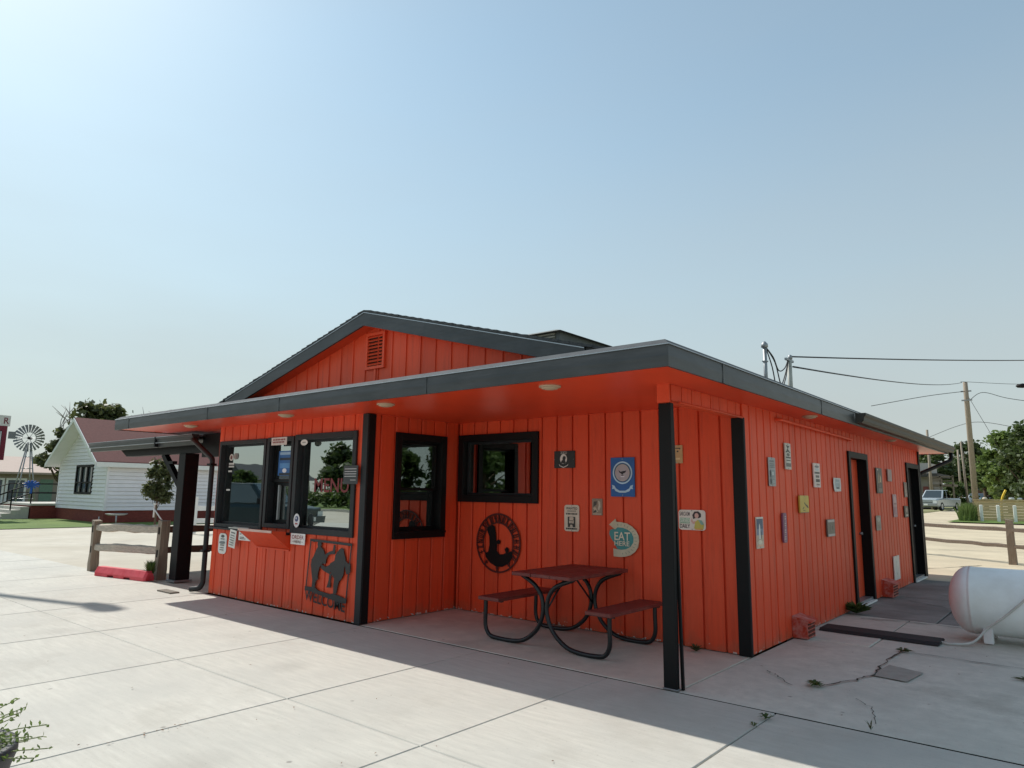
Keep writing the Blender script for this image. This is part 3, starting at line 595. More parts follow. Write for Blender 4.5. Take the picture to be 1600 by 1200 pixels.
# rooftop unit and service masts
ru = thing('rooftop_exhaust_unit', 'low grey metal exhaust box on the roof slope behind the gable', 'roof unit')
b = MB().box(-2.62, -1.78, 1.02, 2.6, 3.0, 3.40); b.build('housing', M('weathered_metal', s(98, 100, 98), .6, var=.25, scale=5, metal=.3), ru)
b = MB(); b.add([(-2.7, .95, 3.40), (-1.72, .95, 3.40), (-1.72, 2.68, 3.40), (-2.7, 2.68, 3.40), (-2.5, 1.15, 3.47), (-1.92, 1.15, 3.47), (-1.92, 2.48, 3.47), (-2.5, 2.48, 3.47)],
    [(0, 1, 5, 4), (1, 2, 6, 5), (2, 3, 7, 6), (3, 0, 4, 7), (4, 5, 6, 7), (3, 2, 1, 0)]); b.build('lid', M('weathered_metal2', s(116, 116, 110), .6, var=.2, scale=5), ru)
for i in range(6): MB().box(-2.56, -1.84, 1.0, 1.017, 3.2 + i * .034, 3.22 + i * .034).build('louvre', M('pale_louvre', s(168, 162, 146), .6), ru)
base(ru, (-2.2, 1.8, 3.0))
ms = thing('service_mast', 'grey conduit mast with weatherhead and looping wires on the roof', 'electrical mast')
MB().tube([(-.3, 3.5, 2.72), (-.3, 3.5, 3.46)], 0.024, 10).build('conduit', GALV, ms)
MB().lathe([(.024, 0), (.045, .01), (.042, .05), (.012, .085), (.001, .088)], (-.3, 3.5, 3.445), n=12).build('weatherhead', GALV, ms)
for dx, dy, sag in ((.0, .9, .1), (.02, .92, .28), (-.02, .86, .42)):
    MB().tube(smooth_path([(-.3, 3.53, 3.47), (-.28 + dx, 3.75, 3.40 - sag * .4), (-.3 + dx, 4.0, 3.32 - sag), (-.3, 4.25, 3.34 - sag * .5), (-.3, 4.42, 3.45)], 5), 0.008, 5).build('drip_loop', WIRE, ms)
MB().box(-.33, -.27, 3.47, 3.53, 3.26, 3.275).build('strap', GALV, ms)
base(ms, (-.3, 3.5, 2.72))
mp_ = thing('wire_bracket_post', 'short grey post on the roof edge where the overhead wire lands', 'roof post')
MB().tube([(-.3, 4.45, 2.72), (-.3, 4.45, 3.42)], 0.032, 10).build('post', M('post_grey', s(176, 176, 168), .6), mp_)
MB().bar((-.3, 4.3, 3.43), (-.3, 4.6, 3.43), .03, .03).build('crossbar', GALV, mp_)
MB().lathe([(.001, 0), (.03, .01), (.03, .06), (.001, .08)], (-.3, 4.5, 3.44), n=10).build('insulator', GALV, mp_)
base(mp_, (-.3, 4.45, 2.72))
base(bld, (-3.7, 5.4, 0))

# ------------------------------------------------------------------ canopy at the left end
cn = thing('side_canopy', 'black carport canopy with post and brace at the left end of the restaurant', 'canopy')
b = MB().box(-12.86, -8.46, 0.12, 6.0, 2.36, 2.40); b.build('roof_panel', BLACK, cn)
def gut(name, x0, x1, y, z0, par):
    pr = [(0.0, 0), (-.06, 0), (-.07, .06), (-.095, .075), (-.10, .13), (-.12, .15), (-.12, .175), (-.105, .175), (0.0, .175)]
    vs = [(x, y + a, z0 + h) for x in (x0, x1) for a, h in pr]; k = len(pr)
    return MB().add(vs, [(i, (i + 1) % k, k + (i + 1) % k, k + i) for i in range(k)] + [tuple(range(k)), tuple(range(k, 2 * k))[::-1]]).build(name, par[1], par[0])
cg = gut('canopy_gutter', -12.9, -8.44, 0.12, 2.255, (cn, DARK))
for z in (2.322, 2.424): MB().box(-12.9, -8.44, -.003, 0.03, z, z + .007).build('gutter_highlight_lip', DRIP, cg)  # pale strips paint the highlight lines of the two gutter tiers
MB().box(-9.82, -9.78, -.006, 0.06, 2.26, 2.435).build('gutter_joint', BLACK, cg)
bm = bevel(MB().prism([(-8.5, 2.30), (-11.9, 2.30), (-11.55, 2.14), (-8.5, 2.14)], lambda u_, v_, w_: (u_, .3 + w_, v_), -.07, .07).build('beam', BLACK, cn), .004)
MB().box(-8.5, -7.64, 0.22, 0.3, 2.06, 2.44).build('dark_fill_beam', BLACK, cn)  # black beam added where darkness shows under the canopy
bevel(MB().box(-9.31, -9.07, 0.22, 0.46, 0.0, 2.14).build('post', BLACK, cn), .006)
MB().bar((-10.05, .3, 2.15), (-9.3, .33, 1.5), .09, .09).build('brace', BLACK, cn)
MB().box(-9.80, -9.62, 0.26, 0.34, 1.97, 2.02).build('brace_bolt', BLACK, cn)
MB().box(-9.34, -9.04, .19, .49, .0, .03).build('post_base', GALV, cn)
base(cn, (-9.19, .34, 0))
ds = thing('front_downspout', 'dark downspout running from the canopy corner down the front wall corner', 'downspout')
MB().tube(rounded([(-8.46, .03, 2.34), (-8.35, 0.02, 2.30), (-7.62, -.035, 2.0), (-7.60, -.045, .14), (-7.62, -.08, .07), (-7.76, -.15, .05)], .05), .04, 8).build('pipe', M('downspout_metal', s(40, 40, 42), .5, spec=.3), ds)
for z in (1.9, .6): MB().box(-7.66, -7.545, -.10, .0, z, z + .03).build('strap', BLACK, ds)
base(ds, (-7.6, -.05, 0))

# ------------------------------------------------------------------ signs
def sign(name, label, cat, tf, u0, u1, v0, v1, col, items, th=0.006, off=0.002, rad=0.0, rot=0.0, rough=0.4, group=None):
    """items in plate units (0..1): ('t',txt,u,v,w,h,col) ('r',u0,u1,v0,v1,col) ('p',pts,col) ('d',u,v,ru,rv,col) ('o',u,v,ru,rv,thick,col)"""
    W, H = u1 - u0, v1 - v0; cu, cv = (u0 + u1) / 2, (v0 + v1) / 2; cr, sr = math.cos(rot), math.sin(rot)
    def T(u, v, w_):
        a, b_ = (u - .5) * W, (v - .5) * H; return tf(cu + a * cr - b_ * sr, cv + a * sr + b_ * cr, w_)
    t = thing(name, label, cat, group)
    def rr(a0, a1, c0, c1, r):
        if r <= 0: return [(a0, c0), (a1, c0), (a1, c1), (a0, c1)]
        ru, rvv = r / W, r / H; out = []
        for (x, y, st) in ((a1 - ru, c0 + rvv, -90), (a1 - ru, c1 - rvv, 0), (a0 + ru, c1 - rvv, 90), (a0 + ru, c0 + rvv, 180)):
            for k_ in range(4): an = R(st + k_ * 30); out.append((x + ru * math.cos(an), y + rvv * math.sin(an)))
        return out
    if col is not None:
        MB().prism(rr(0, 1, 0, 1, rad), T, off, off + th).build('plate', flat(*col, rough), t)
        if min(W, H) > .1 and tf is not FRONT:
            for uu, vv in ((.5, .96), (.5, .04)): MB().prism([(uu + .006 / W * math.cos(k_ * 1.0472), vv + .006 / H * math.sin(k_ * 1.0472)) for k_ in range(6)], T, off + th, off + th + .003).build('screw', GALV, t)
    else: th = 0
    lay = off + th
    by = []
    for it in items:
        lay += 0.0005; q = MB(); c_ = it[-1]
        if it[0] == 't':
            vs, fs = text_mesh(it[1]); x, y, ww, hh = it[2:6]
            q.add([T(x + (a - .5) * ww, y + (b_ - .5) * hh, lay + .0006) for a, b_ in vs], fs); nm = 'lettering'
        elif it[0] == 'r': q.prism(rr(it[1], it[2], it[3], it[4], 0), T, lay - .0004, lay + .0004); nm = 'print'
        elif it[0] == 'p': q.prism(it[1], T, lay - .0004, lay + .0004); nm = 'print'
        elif it[0] == 'd': q.prism([(it[1] + it[3] * math.cos(2 * math.pi * k_ / 24), it[2] + it[4] * math.sin(2 * math.pi * k_ / 24)) for k_ in range(24)], T, lay - .0004, lay + .0004); nm = 'emblem'
        elif it[0] == 'o':
            n_ = 32; vs = []
            for k_ in range(n_):
                an = 2 * math.pi * k_ / n_
                for f_ in (1, 1 - it[5]): vs.append(T(it[1] + it[3] * f_ * math.cos(an), it[2] + it[4] * f_ * math.sin(an), lay))
            q.add(vs, [(2 * k_, 2 * ((k_ + 1) % n_), 2 * ((k_ + 1) % n_) + 1, 2 * k_ + 1) for k_ in range(n_)]); nm = 'emblem'
        q.build(nm, flat(*c_, rough), t, fix=it[0] != 't')
    base(t, tf(cu, v0, 0.0)); return t
def bars(rows, u0, u1, col, seed=0):
    """illegible printed rows: (v, height)"""
    rd = random.Random(seed); out = []
    for v, h in rows:
        x = u0
        while x < u1 - .02:
            e = min(u1, x + rd.uniform(.06, .17)); out.append(('r', x, e, v, v + h, col)); x = e + .03
    return out
K = (30, 28, 28)
# front wall
sign('notice_sign', 'tall white rounded notice with dark print under the left front window', 'sign', FRONT, -7.29, -7.06, .60, .895, (232, 232, 228),
     [('d', .5, .86, .22, .07, (70, 70, 72))] + bars([(.70, .05), (.40, .05), (.28, .04), (.17, .04)], .25, .75, (90, 88, 88), 1) + [('d', .5, .55, .35, .07, (120, 128, 130))], rad=.06, off=.004)
sign('notice_card', 'tilted white card hanging from the counter ledge beside the rounded notice', 'sign', FRONT, -6.86, -6.68, .715, .965, (236, 236, 230),
     bars([(.80, .08), (.66, .05), (.53, .05), (.40, .05), (.27, .05), (.14, .05)], .18, .82, (110, 112, 110), 2), off=.078, th=.002, rot=R(-7))
t = thing('corner_card', 'small white triangular card tucked beside the orange serving shelf', 'card')
MB().prism([(-6.60, .955), (-6.60, .832), (-6.27, .832)], FRONT, .079, .081).build('plate', flat(234, 234, 228), t)
q = MB()
for a, b_, c_ in ((-6.57, -6.45, .868), (-6.57, -6.41, .848), (-6.57, -6.53, .912)): q.fbox(FRONT, a, b_, c_, c_ + .012, .0812, .0818)
q.build('print', flat(90, 90, 92), t); base(t, (-6.45, -.08, .83))
sign('order_here_sign', 'small white sign reading ORDER HERE below the menu window', 'sign', FRONT, -5.36, -5.04, .845, .985, (238, 234, 230),
     [('t', 'ORDER', .5, .67, .84, .36, (140, 30, 44)), ('r', .12, .22, .24, .27, (90, 60, 60)), ('r', .78, .88, .24, .27, (90, 60, 60)), ('t', 'HERE', .5, .26, .5, .22, (110, 60, 62))], off=.033)
sign('dark_notice_plaque', 'small charcoal plaque with white lines of print over the window corner', 'sign', FRONT, -4.27, -3.99, 1.625, 1.85, (52, 54, 58),
     [('r', .08, .9, v, v + .035, (200, 200, 200)) for v in (.80, .66, .53, .40)] + [('r', .5, .88, .20, .235, (190, 190, 190))], off=.055)
sign('transom_sign', 'little white sign with red print at the top of the narrow order window', 'sign', FRONT, -5.98, -5.60, 2.155, 2.262, (216, 206, 202), bars([(.6, .2), (.28, .18)], .1, .9, (150, 84, 84), 5), off=.032)
sign('wall_emblem_menu', 'red outlined letters reading MENU on the large front window', 'lettering', FRONT, -5.06, -4.33, 1.52, 1.70, None,
     [('t', 'MENU', .5, .5, 1.0, 1.0, (122, 30, 36))], off=-.072)
sign('oval_window_sticker', 'white oval sticker in the lower left corner of the menu window', 'sticker', FRONT, -5.33, -5.19, 1.06, 1.24, None,
     [('d', .5, .5, .5, .5, (226, 224, 226)), ('d', .5, .62, .3, .2, (60, 66, 110)), ('r', .3, .7, .22, .32, (170, 50, 60)), ('d', .42, .66, .1, .08, (220, 220, 224))], off=.033)
sign('white_window_sticker', 'white oval sticker at the top of the menu window frame', 'sticker', FRONT, -5.27, -5.11, 2.13, 2.21, None, [('d', .5, .5, .5, .5, (226, 226, 224)), ('r', .25, .75, .45, .6, (150, 150, 150))], off=.034)
sign('blue_window_poster', 'blue poster behind the upper pane of the narrow order window', 'poster', FRONT, -5.92, -5.60, 1.74, 2.08, (40, 96, 160),
     [('r', .1, .9, .62, .72, (20, 26, 44)), ('r', .12, .88, .3, .5, (84, 140, 196)), ('d', .5, .2, .16, .09, (226, 226, 232)), ('r', .1, .9, .84, .95, (150, 180, 210)), ('r', .1, .9, .02, .10, (24, 24, 32))], off=-.058, th=.002)
sign('round_price_sticker', 'cluster of round white and brown stickers at the top of the left window', 'sticker', FRONT, -7.32, -7.04, 1.86, 2.12, None,
     [('d', .25, .62, .2, .2, (222, 214, 206)), ('d', .25, .62, .11, .12, (120, 70, 66)), ('d', .68, .68, .2, .19, (150, 140, 134)), ('d', .86, .68, .13, .18, (120, 112, 108)), ('r', .05, .6, .2, .3, (216, 214, 210)), ('r', .05, .6, .04, .14, (206, 204, 200))], off=-.072)
for i, (u_, v_) in enumerate(((-7.31, 1.80), (-7.33, 1.52))):
    sign('white_window_tag', ('upper' if i == 0 else 'lower') + ' of two tiny white tags at the left edge of the left window', 'tag', FRONT, u_, u_ + .1, v_, v_ + .025, (226, 226, 222), [], off=-.0725, th=.002)
tk = MB().box(-6.92, -6.36, -.07, .0, .985, .998); tk.add([(-6.85, -.065, 1.0), (-6.4, -.06, 1.0), (-6.42, -.005, 1.012), (-6.84, -.01, 1.01)], [(0, 1, 2, 3)])
tag(tk.build('folded_towel', M('pale_cloth', s(206, 208, 198), .9)), 'folded pale towel lying on the counter ledge', 'towel')
# porch back wall
sign('pow_mia_sign', 'small black and white POW MIA emblem sign beside the porch window', 'sign', BACK, -2.243, -1.938, 1.852, 2.057, (22, 22, 24),
     [('r', .30, .62, .82, .97, (150, 148, 144)), ('d', .46, .53, .17, .29, (226, 224, 220)),
      ('p', [(.34, .30), (.36, .42), (.42, .48), (.41, .58), (.44, .68), (.50, .71), (.56, .66), (.57, .58), (.54, .48), (.55, .40), (.58, .33), (.50, .24)], (24, 24, 26)),
      ('p', [(.24, .24), (.30, .14), (.46, .06), (.62, .14), (.70, .24), (.66, .13), (.46, .0), (.26, .13)], (216, 214, 210)), ('r', .31, .35, .86, .94, K), ('r', .40, .44, .86, .94, K), ('r', .50, .54, .86, .94, K), ('r', .57, .60, .86, .94, K),
      ('d', .03, .5, .012, .018, (150, 150, 150)), ('d', .95, .5, .012, .018, (150, 150, 150))], th=.008, off=.006)
sign('navy_emblem_sign', 'tall blue sign with round eagle emblem and pale ribbon', 'sign', BACK, -1.432, -1.123, 1.520, 1.960, (18, 92, 168),
     [('o', .5, .61, .41, .29, .13, (186, 220, 240)), ('d', .5, .61, .345, .243, (70, 96, 130)), ('d', .5, .61, .29, .205, (176, 170, 178)), ('o', .5, .61, .30, .215, .06, (200, 190, 170)),
      ('p', [(.34, .68), (.37, .62), (.44, .595), (.47, .62), (.5, .645), (.53, .62), (.57, .595), (.64, .62), (.67, .68), (.62, .655), (.57, .635), (.55, .60), (.53, .575), (.5, .565), (.47, .575), (.45, .60), (.42, .635), (.38, .655)], (60, 52, 62)),
      ('p', [(.4, .53), (.45, .50), (.55, .50), (.6, .53), (.55, .52), (.45, .52)], (226, 226, 234)), ('d', .5, .545, .06, .02, (120, 110, 120)),
      ('p', [(.06, .30), (.16, .28), (.22, .21), (.38, .15), (.62, .15), (.78, .21), (.84, .28), (.94, .30), (.92, .24), (.94, .19), (.85, .20), (.79, .14), (.62, .10), (.38, .10), (.21, .14), (.15, .20), (.06, .19), (.08, .24)], (178, 212, 236))], th=.012, off=.012)
sign('wanted_sign', 'cream WANTED poster sign with a dark bearded portrait', 'sign', BACK, -2.088, -1.875, 1.105, 1.413, (216, 206, 190),
     [('t', 'WANTED', .5, .87, .76, .10, K), ('r', .2, .8, .765, .785, (110, 104, 96)), ('r', .2, .8, .735, .75, (130, 122, 112))] + bars([(.63, .06)], .12, .88, (86, 80, 74), 8) +
     [('r', .25, .75, .16, .55, (46, 42, 40)), ('d', .5, .37, .16, .15, (206, 194, 178)), ('d', .5, .50, .15, .045, (206, 194, 178)), ('r', .36, .64, .385, .41, K), ('p', [(.36, .30), (.64, .30), (.6, .2), (.5, .17), (.4, .2)], (60, 54, 50)), ('r', .42, .58, .31, .325, K), ('p', [(.44, .25), (.56, .25), (.6, .16), (.4, .16)], (196, 186, 170))] + bars([(.07, .06)], .14, .86, (60, 56, 52), 9), rad=.03, off=.01)
sign('small_photo_sign', 'small weathered brown photo sign between the poster and the blue sign', 'sign', BACK, -1.697, -1.557, 1.303, 1.493, (146, 128, 110),
     [('p', [(.12, .5), (.42, .62), (.5, .84), (.16, .82)], (66, 58, 52)), ('p', [(.58, .9), (.8, .8), (.82, .5), (.7, .28), (.55, .36), (.66, .6)], (196, 184, 166)), ('p', [(.1, .42), (.3, .5), (.6, .22), (.4, .16)], (190, 176, 156)), ('p', [(.12, .2), (.4, .34), (.46, .2), (.14, .14)], (60, 54, 48)), ('r', .08, .92, .03, .12, (186, 168, 148))], off=.004)
# EAT HERE arrow sign
t = thing('eat_here_sign', 'teal and cream curved arrow sign reading EAT HERE', 'sign')
def E(x, y): return (-1.462 + (x - 930) / 490 * .39, 1.279 - (y - 405) / 600 * .432)
out = [E(*p_) for p_ in ((935, 508), (1040, 415), (1050, 460), (1130, 465), (1220, 480), (1300, 520), (1365, 580), (1405, 660), (1412, 740), (1395, 830), (1345, 905), (1270, 960), (1180, 988), (1090, 995), (1005, 992), (1002, 870), (1060, 880), (1130, 885), (1210, 870), (1280, 830), (1325, 765), (1330, 690), (1300, 620), (1240, 575), (1160, 548), (1070, 545), (1030, 580))]
MB().prism(out, BACK, .016, .026).build('arrow', flat(206, 200, 176), t)
disc = [E(*p_) for p_ in ((1030, 578), (1070, 545), (1160, 548), (1240, 575), (1300, 620), (1330, 690), (1325, 765), (1280, 830), (1210, 870), (1130, 885), (1060, 875), (1010, 780), (960, 720), (930, 650), (940, 600), (980, 575))]
MB().prism(disc, BACK, .010, .019).build('disc', flat(70, 150, 152), t)
for tx, x0, y0, x1, y1 in (('EAT', 1022, 740, 1275, 615), ('HERE', 1020, 825, 1265, 752)):
    a = E(x0, y0); c_ = E(x1, y1); vs, fs = text_mesh(tx)
    MB().add([BACK(a[0] + (c_[0] - a[0]) * p_, a[1] + (c_[1] - a[1]) * q_, .0275) for p_, q_ in vs], fs).build('lettering', flat(232, 228, 210), t, fix=False)
q = MB()
for k_ in range(15):
    an = R(100 - k_ * 13); cx, cy = 1120, 725; a = E(cx + 225 * math.cos(an), cy - 205 * math.sin(an)); c_ = E(cx + 262 * math.cos(an), cy - 236 * math.sin(an))
    q.bar(BACK(a[0], a[1], .0265), BACK(c_[0], c_[1], .0265), .006, .002, (0, 1, 0))
q.build('bulb_marks', flat(150, 160, 140), t); base(t, (-1.27, D1, .85))
# round metal ring sign with a boot
t = thing('ring_sign', 'dark round metal wall ring with cut out letters and a boot silhouette', 'wall sign')
RINGM = M('dark_rust_metal', s(78, 24, 19), .6, var=.2, scale=14)
OC = (-3.128, .908); OR = .375
def OV(x, y): return (OC[0] + x * OR, OC[1] + y * OR)
def oring(r0, r1, w0, w1, n_=56):
    vs = []
    for k_ in range(n_):
        an = 2 * math.pi * k_ / n_
        for r_ in (r0, r1):
            for w_ in (w0, w1): vs.append(BACK(OC[0] + r_ * OR * math.cos(an), OC[1] + r_ * OR * math.sin(an), w_))
    f_ = []
    for k_ in range(n_):
        a, b_ = 4 * k_, 4 * ((k_ + 1) % n_); f_ += [(a, b_, b_ + 1, a + 1), (a + 2, a + 3, b_ + 3, b_ + 2), (a, a + 2, b_ + 2, b_), (a + 1, b_ + 1, b_ + 3, a + 3)]
    return MB().add(vs, f_)
oring(1.0, .945, .018, .023).build('outer_ring', RINGM, t); oring(.70, .655, .018, .023).build('inner_ring', RINGM, t)
rd = random.Random(5)
for k_ in range(19):
    an = R(205 - k_ * 13.2); q = MB(); L_ = lambda x, y: OV((.70 + y * .25) * math.cos(an - x * .055) , (.70 + y * .25) * math.sin(an - x * .055))
    strokes = rd.sample([((-1.3, 0), (-1.3, 1)), ((1.3, 0), (1.3, 1)), ((-1.3, .5), (1.3, .5)), ((-1.3, 1), (1.3, 0)), ((-1.3, .95), (1.3, .95)), ((-1.3, .05), (1.3, .05)), ((-1.3, 0), (0, 1))], 3) + [((0, -.05), (0, 1.05))]
    for a, b_ in strokes:
        p0, p1 = L_(*a), L_(*b_); q.bar(BACK(p0[0], p0[1], .0205), BACK(p1[0], p1[1], .0205), .011, .004, (0, 1, 0))
    q.build('cut_out_letter', RINGM, t)
bt = [(-.46, .52), (-.28, .60), (-.16, .56), (-.10, .30), (-.08, .05), (.05, .10), (.12, .04), (.08, -.06), (-.04, -.06), (-.05, -.30), (.08, -.42), (.26, -.40), (.36, -.34), (.30, -.22), (.40, -.14), (.50, -.22), (.46, -.32), (.64, -.26), (.66, -.48), (.50, -.70), (.22, -.84), (-.06, -.86), (-.34, -.74), (-.54, -.56), (-.58, -.42), (-.44, -.36), (-.38, -.10), (-.40, .20), (-.50, .40)]
MB().prism([OV(x, y * .95 + .02) for x, y in bt], BACK, .019, .024).build('boot_silhouette', BLACK, t)
for an in (232, 268, 305):
    p0 = OV(.84 * math.cos(R(an)), .84 * math.sin(R(an))); q = MB()
    q.prism([(p0[0] + .03 * math.cos(R(36 * j_)) * (1 if j_ % 2 else .5), p0[1] + .03 * math.sin(R(36 * j_)) * (1 if j_ % 2 else .5)) for j_ in range(10)], BACK, .018, .023)
    q.bar(BACK(p0[0], p0[1], .0205), BACK(*OV(.97 * math.cos(R(an)), .97 * math.sin(R(an))), .0205), .02, .004, (0, 1, 0)); q.build('star', RINGM, t)
base(t, (OC[0], D1, .53))
sign('sarcasm_sign', 'white retro sign reading SARCASM SERVED DAILY with a seated woman', 'sign', BACK, -.603, -.303, 1.186, 1.394, (232, 222, 214),
     [('t', 'SARCASM', .23, .80, .38, .20, (66, 52, 60)), ('r', .05, .42, .32, .60, (150, 186, 160)), ('t', 'SERVED', .235, .47, .35, .2, (228, 232, 222)), ('t', 'DAILY', .235, .19, .38, .2, (48, 34, 44)),
      ('p', [(.55, .55), (.52, .75), (.6, .92), (.74, .94), (.84, .82), (.84, .66), (.76, .6), (.64, .6)], (52, 34, 42)), ('d', .68, .72, .075, .13, (222, 176, 166)), ('p', [(.6, .84), (.68, .88), (.78, .82), (.74, .90), (.64, .91)], (52, 34, 42)),
      ('p', [(.5, .6), (.47, .44), (.55, .3), (.66, .36), (.64, .46), (.54, .42)], (220, 172, 160)), ('p', [(.58, .08), (.62, .4), (.72, .52), (.86, .5), (.95, .3), (.92, .08)], (200, 186, 88)), ('p', [(.74, .52), (.86, .5), (.95, .3), (.84, .28)], (130, 178, 170)), ('r', .62, .9, .03, .09, (226, 160, 80))], rad=.03, off=.006)
sign('tan_plate_sign', 'small tan plate on the porch wall half hidden by the porch post', 'sign', BACK, -.69, -.542, 1.884, 2.077, (196, 160, 112), [('d', .62, .66, .08, .05, (70, 50, 40)), ('r', .45, .85, .80, .86, (96, 70, 52)), ('d', .8, .8, .05, .04, (70, 50, 40)), ('r', .4, .8, .2, .3, (220, 196, 150))], off=.006)
# side wall
G1 = (120, 124, 128)
sign('grey_text_sign', 'tall grey metal sign with rows of faded text near the porch corner', 'sign', SIDE, 2.24, 2.45, 1.655, 1.967, (168, 170, 172), bars([(.84, .06), (.76, .03), (.70, .03), (.64, .03)], .15, .8, G1, 11) + [('r', .2, .75, .30, .56, (140, 150, 154)), ('r', .3, .6, .38, .5, (190, 196, 198)), ('r', .2, .75, .08, .26, (140, 148, 152)), ('r', .45, .6, .1, .22, (186, 190, 192))], rad=.015, off=.01)
sign('black_and_white_sign', 'tall black and white illustrated sign high on the side wall', 'sign', SIDE, 2.77, 2.965, 1.855, 2.155, (206, 202, 192), [('p', [(.2, .92), (.8, .9), (.5, .78), (.75, .7), (.25, .72), (.45, .8)], (50, 48, 46)), ('p', [(.1, .68), (.5, .74), (.9, .66), (.85, .62), (.5, .68), (.15, .63)], (40, 38, 36)), ('d', .5, .56, .26, .06, (96, 92, 86)), ('r', .1, .9, .42, .48, (60, 56, 52)), ('r', .15, .85, .32, .36, (80, 76, 72)), ('r', .1, .9, .1, .24, (110, 104, 98))], th=.012, off=.012)
sign('white_block_sign', 'white sign with dark printed blocks left of the orange side door', 'sign', SIDE, 3.80, 4.06, 1.665, 1.967, (230, 214, 208), [('d', .5, .86, .34, .05, (120, 116, 124)), ('d', .5, .74, .3, .06, (200, 206, 212)), ('r', .1, .9, .56, .64, (84, 74, 74)), ('r', .25, .8, .40, .50, (110, 96, 96)), ('r', .25, .85, .22, .34, (60, 50, 52)), ('r', .3, .8, .08, .15, (150, 120, 120))], th=.014, off=.012)
sign('badge_sign', 'white shield shaped sign with faint grey print beside the side door', 'sign', SIDE, 4.66, 5.03, 1.615, 1.815, None, [('p', [(.05, .95), (.95, .95), (.98, .5), (.95, .05), (.15, .02), (.05, .2), (.0, .6)], (214, 214, 212)), ('p', [(.25, .85), (.8, .85), (.85, .4), (.7, .2), (.35, .2), (.22, .45)], (160, 174, 182)), ('r', .35, .75, .22, .32, (70, 72, 80)), ('r', .3, .75, .6, .68, (190, 200, 204))], off=.018)
sign('yellow_bird_sign', 'yellow sign with a black bird and twig on the side wall', 'sign', SIDE, 3.19, 3.52, 1.356, 1.56, (206, 178, 74), [('p', [(.5, .62), (.62, .5), (.85, .42), (.95, .28), (.8, .3), (.6, .44), (.48, .54)], (50, 44, 26)), ('p', [(.25, .22), (.4, .36), (.45, .32), (.3, .2)], (70, 60, 30)), ('r', .05, .95, .0, .05, (150, 110, 60)), ('r', .3, .55, .12, .16, (110, 90, 40))], th=.018, off=.012, rad=.015)
sign('shuttle_sign', 'tall sign showing a white space shuttle launch against blue sky', 'sign', SIDE, 1.815, 2.02, 1.015, 1.333, (218, 200, 184), [('r', .06, .94, .62, .94, (58, 84, 118)), ('r', .06, .94, .42, .62, (120, 134, 160)), ('r', .06, .94, .22, .42, (196, 178, 160)), ('p', [(.36, .72), (.44, .80), (.52, .72), (.55, .3), (.33, .3)], (226, 226, 220)), ('p', [(.6, .5), (.66, .58), (.7, .35), (.64, .28)], (60, 60, 66)), ('r', .06, .94, .95, .99, (230, 226, 222)), ('r', .1, .9, .06, .12, (236, 190, 160)), ('d', .42, .2, .25, .07, (232, 222, 200))], off=.006)
sign('thermometer_sign', 'narrow purple thermometer shaped sign with pale lettering marks', 'sign', SIDE, 2.58, 2.70, 1.04, 1.365, (132, 84, 116), [('d', .45, .05 + .075 * i, .2, .026, (206, 176, 176) if i % 3 else (176, 130, 150)) for i in range(12)], th=.018, off=.012, rad=.03)
sign('grey_jar_sign', 'short dark grey sign with pale top and bottom bands', 'sign', SIDE, 4.24, 4.57, 1.04, 1.258, (104, 98, 92), [('r', .05, .95, .84, .98, (186, 180, 178)), ('r', .05, .95, .02, .15, (186, 180, 182)), ('r', .45, .55, .3, .7, (130, 124, 118)), ('r', .6, .7, .4, .6, (74, 70, 66))], th=.018, off=.012)
sign('dark_portrait_sign', 'tall dark framed picture right of the orange side door', 'sign', SIDE, 7.10, 7.50, 1.615, 2.025, (52, 40, 38), [('p', [(.3, .4), (.35, .7), (.48, .85), (.42, .6), (.44, .4)], (186, 156, 120)), ('p', [(.55, .45), (.62, .75), (.8, .6), (.75, .42)], (206, 180, 140)), ('r', .15, .35, .9, .96, (190, 180, 170)), ('r', .2, .85, .06, .2, (110, 96, 96)), ('d', .5, .3, .2, .06, (90, 60, 70))], th=.012, off=.012)
sign('pale_plaque', 'small plain pinkish grey plaque right of the dark portrait', 'sign', SIDE, 7.92, 8.22, 1.825, 2.03, (164, 132, 130), [], th=.016, off=.012)
sign('pink_card_sign', 'small pink card sign with grey print between the two side doors', 'sign', SIDE, 8.22, 8.52, 1.215, 1.605, (186, 138, 146), [('r', .15, .85, .64, .9, (196, 160, 164)), ('r', .2, .8, .56, .6, (110, 70, 80)), ('r', .2, .8, .12, .45, (166, 112, 128))], off=.012, rad=.02)
sign('thin_picture_sign', 'thin dark picture with a pale figure left of the far side door', 'sign', SIDE, 9.24, 9.50, 1.56, 1.835, (112, 84, 76), [('p', [(.3, .3), (.45, .9), (.6, .3)], (196, 170, 150)), ('r', .2, .8, .06, .25, (170, 150, 140))], off=.012)
sign('dark_square_picture', 'small dark square picture low beside the far side door', 'sign', SIDE, 9.10, 9.42, 1.195, 1.4, (54, 44, 42), [('d', .55, .65, .25, .2, (156, 130, 124)), ('r', .3, .85, .1, .25, (180, 170, 164))], th=.012, off=.012)
sign('small_grey_plate', 'small grey plate low beside the orange side door', 'sign', SIDE, 6.92, 7.24, 1.03, 1.262, (140, 126, 120), [('d', .5, .72, .3, .16, (176, 168, 160)), ('r', .25, .75, .12, .4, (118, 106, 100))], off=.012, rad=.02)
sign('low_white_plate', 'blank white plate low on the wall above the rear vent hood', 'sign', SIDE, 7.93, 8.36, .18, .57, (222, 214, 208), [('d', .5, .5, .2, .3, (200, 196, 194)), ('d', .5, .5, .13, .22, (216, 210, 206))], th=.012, off=.012)
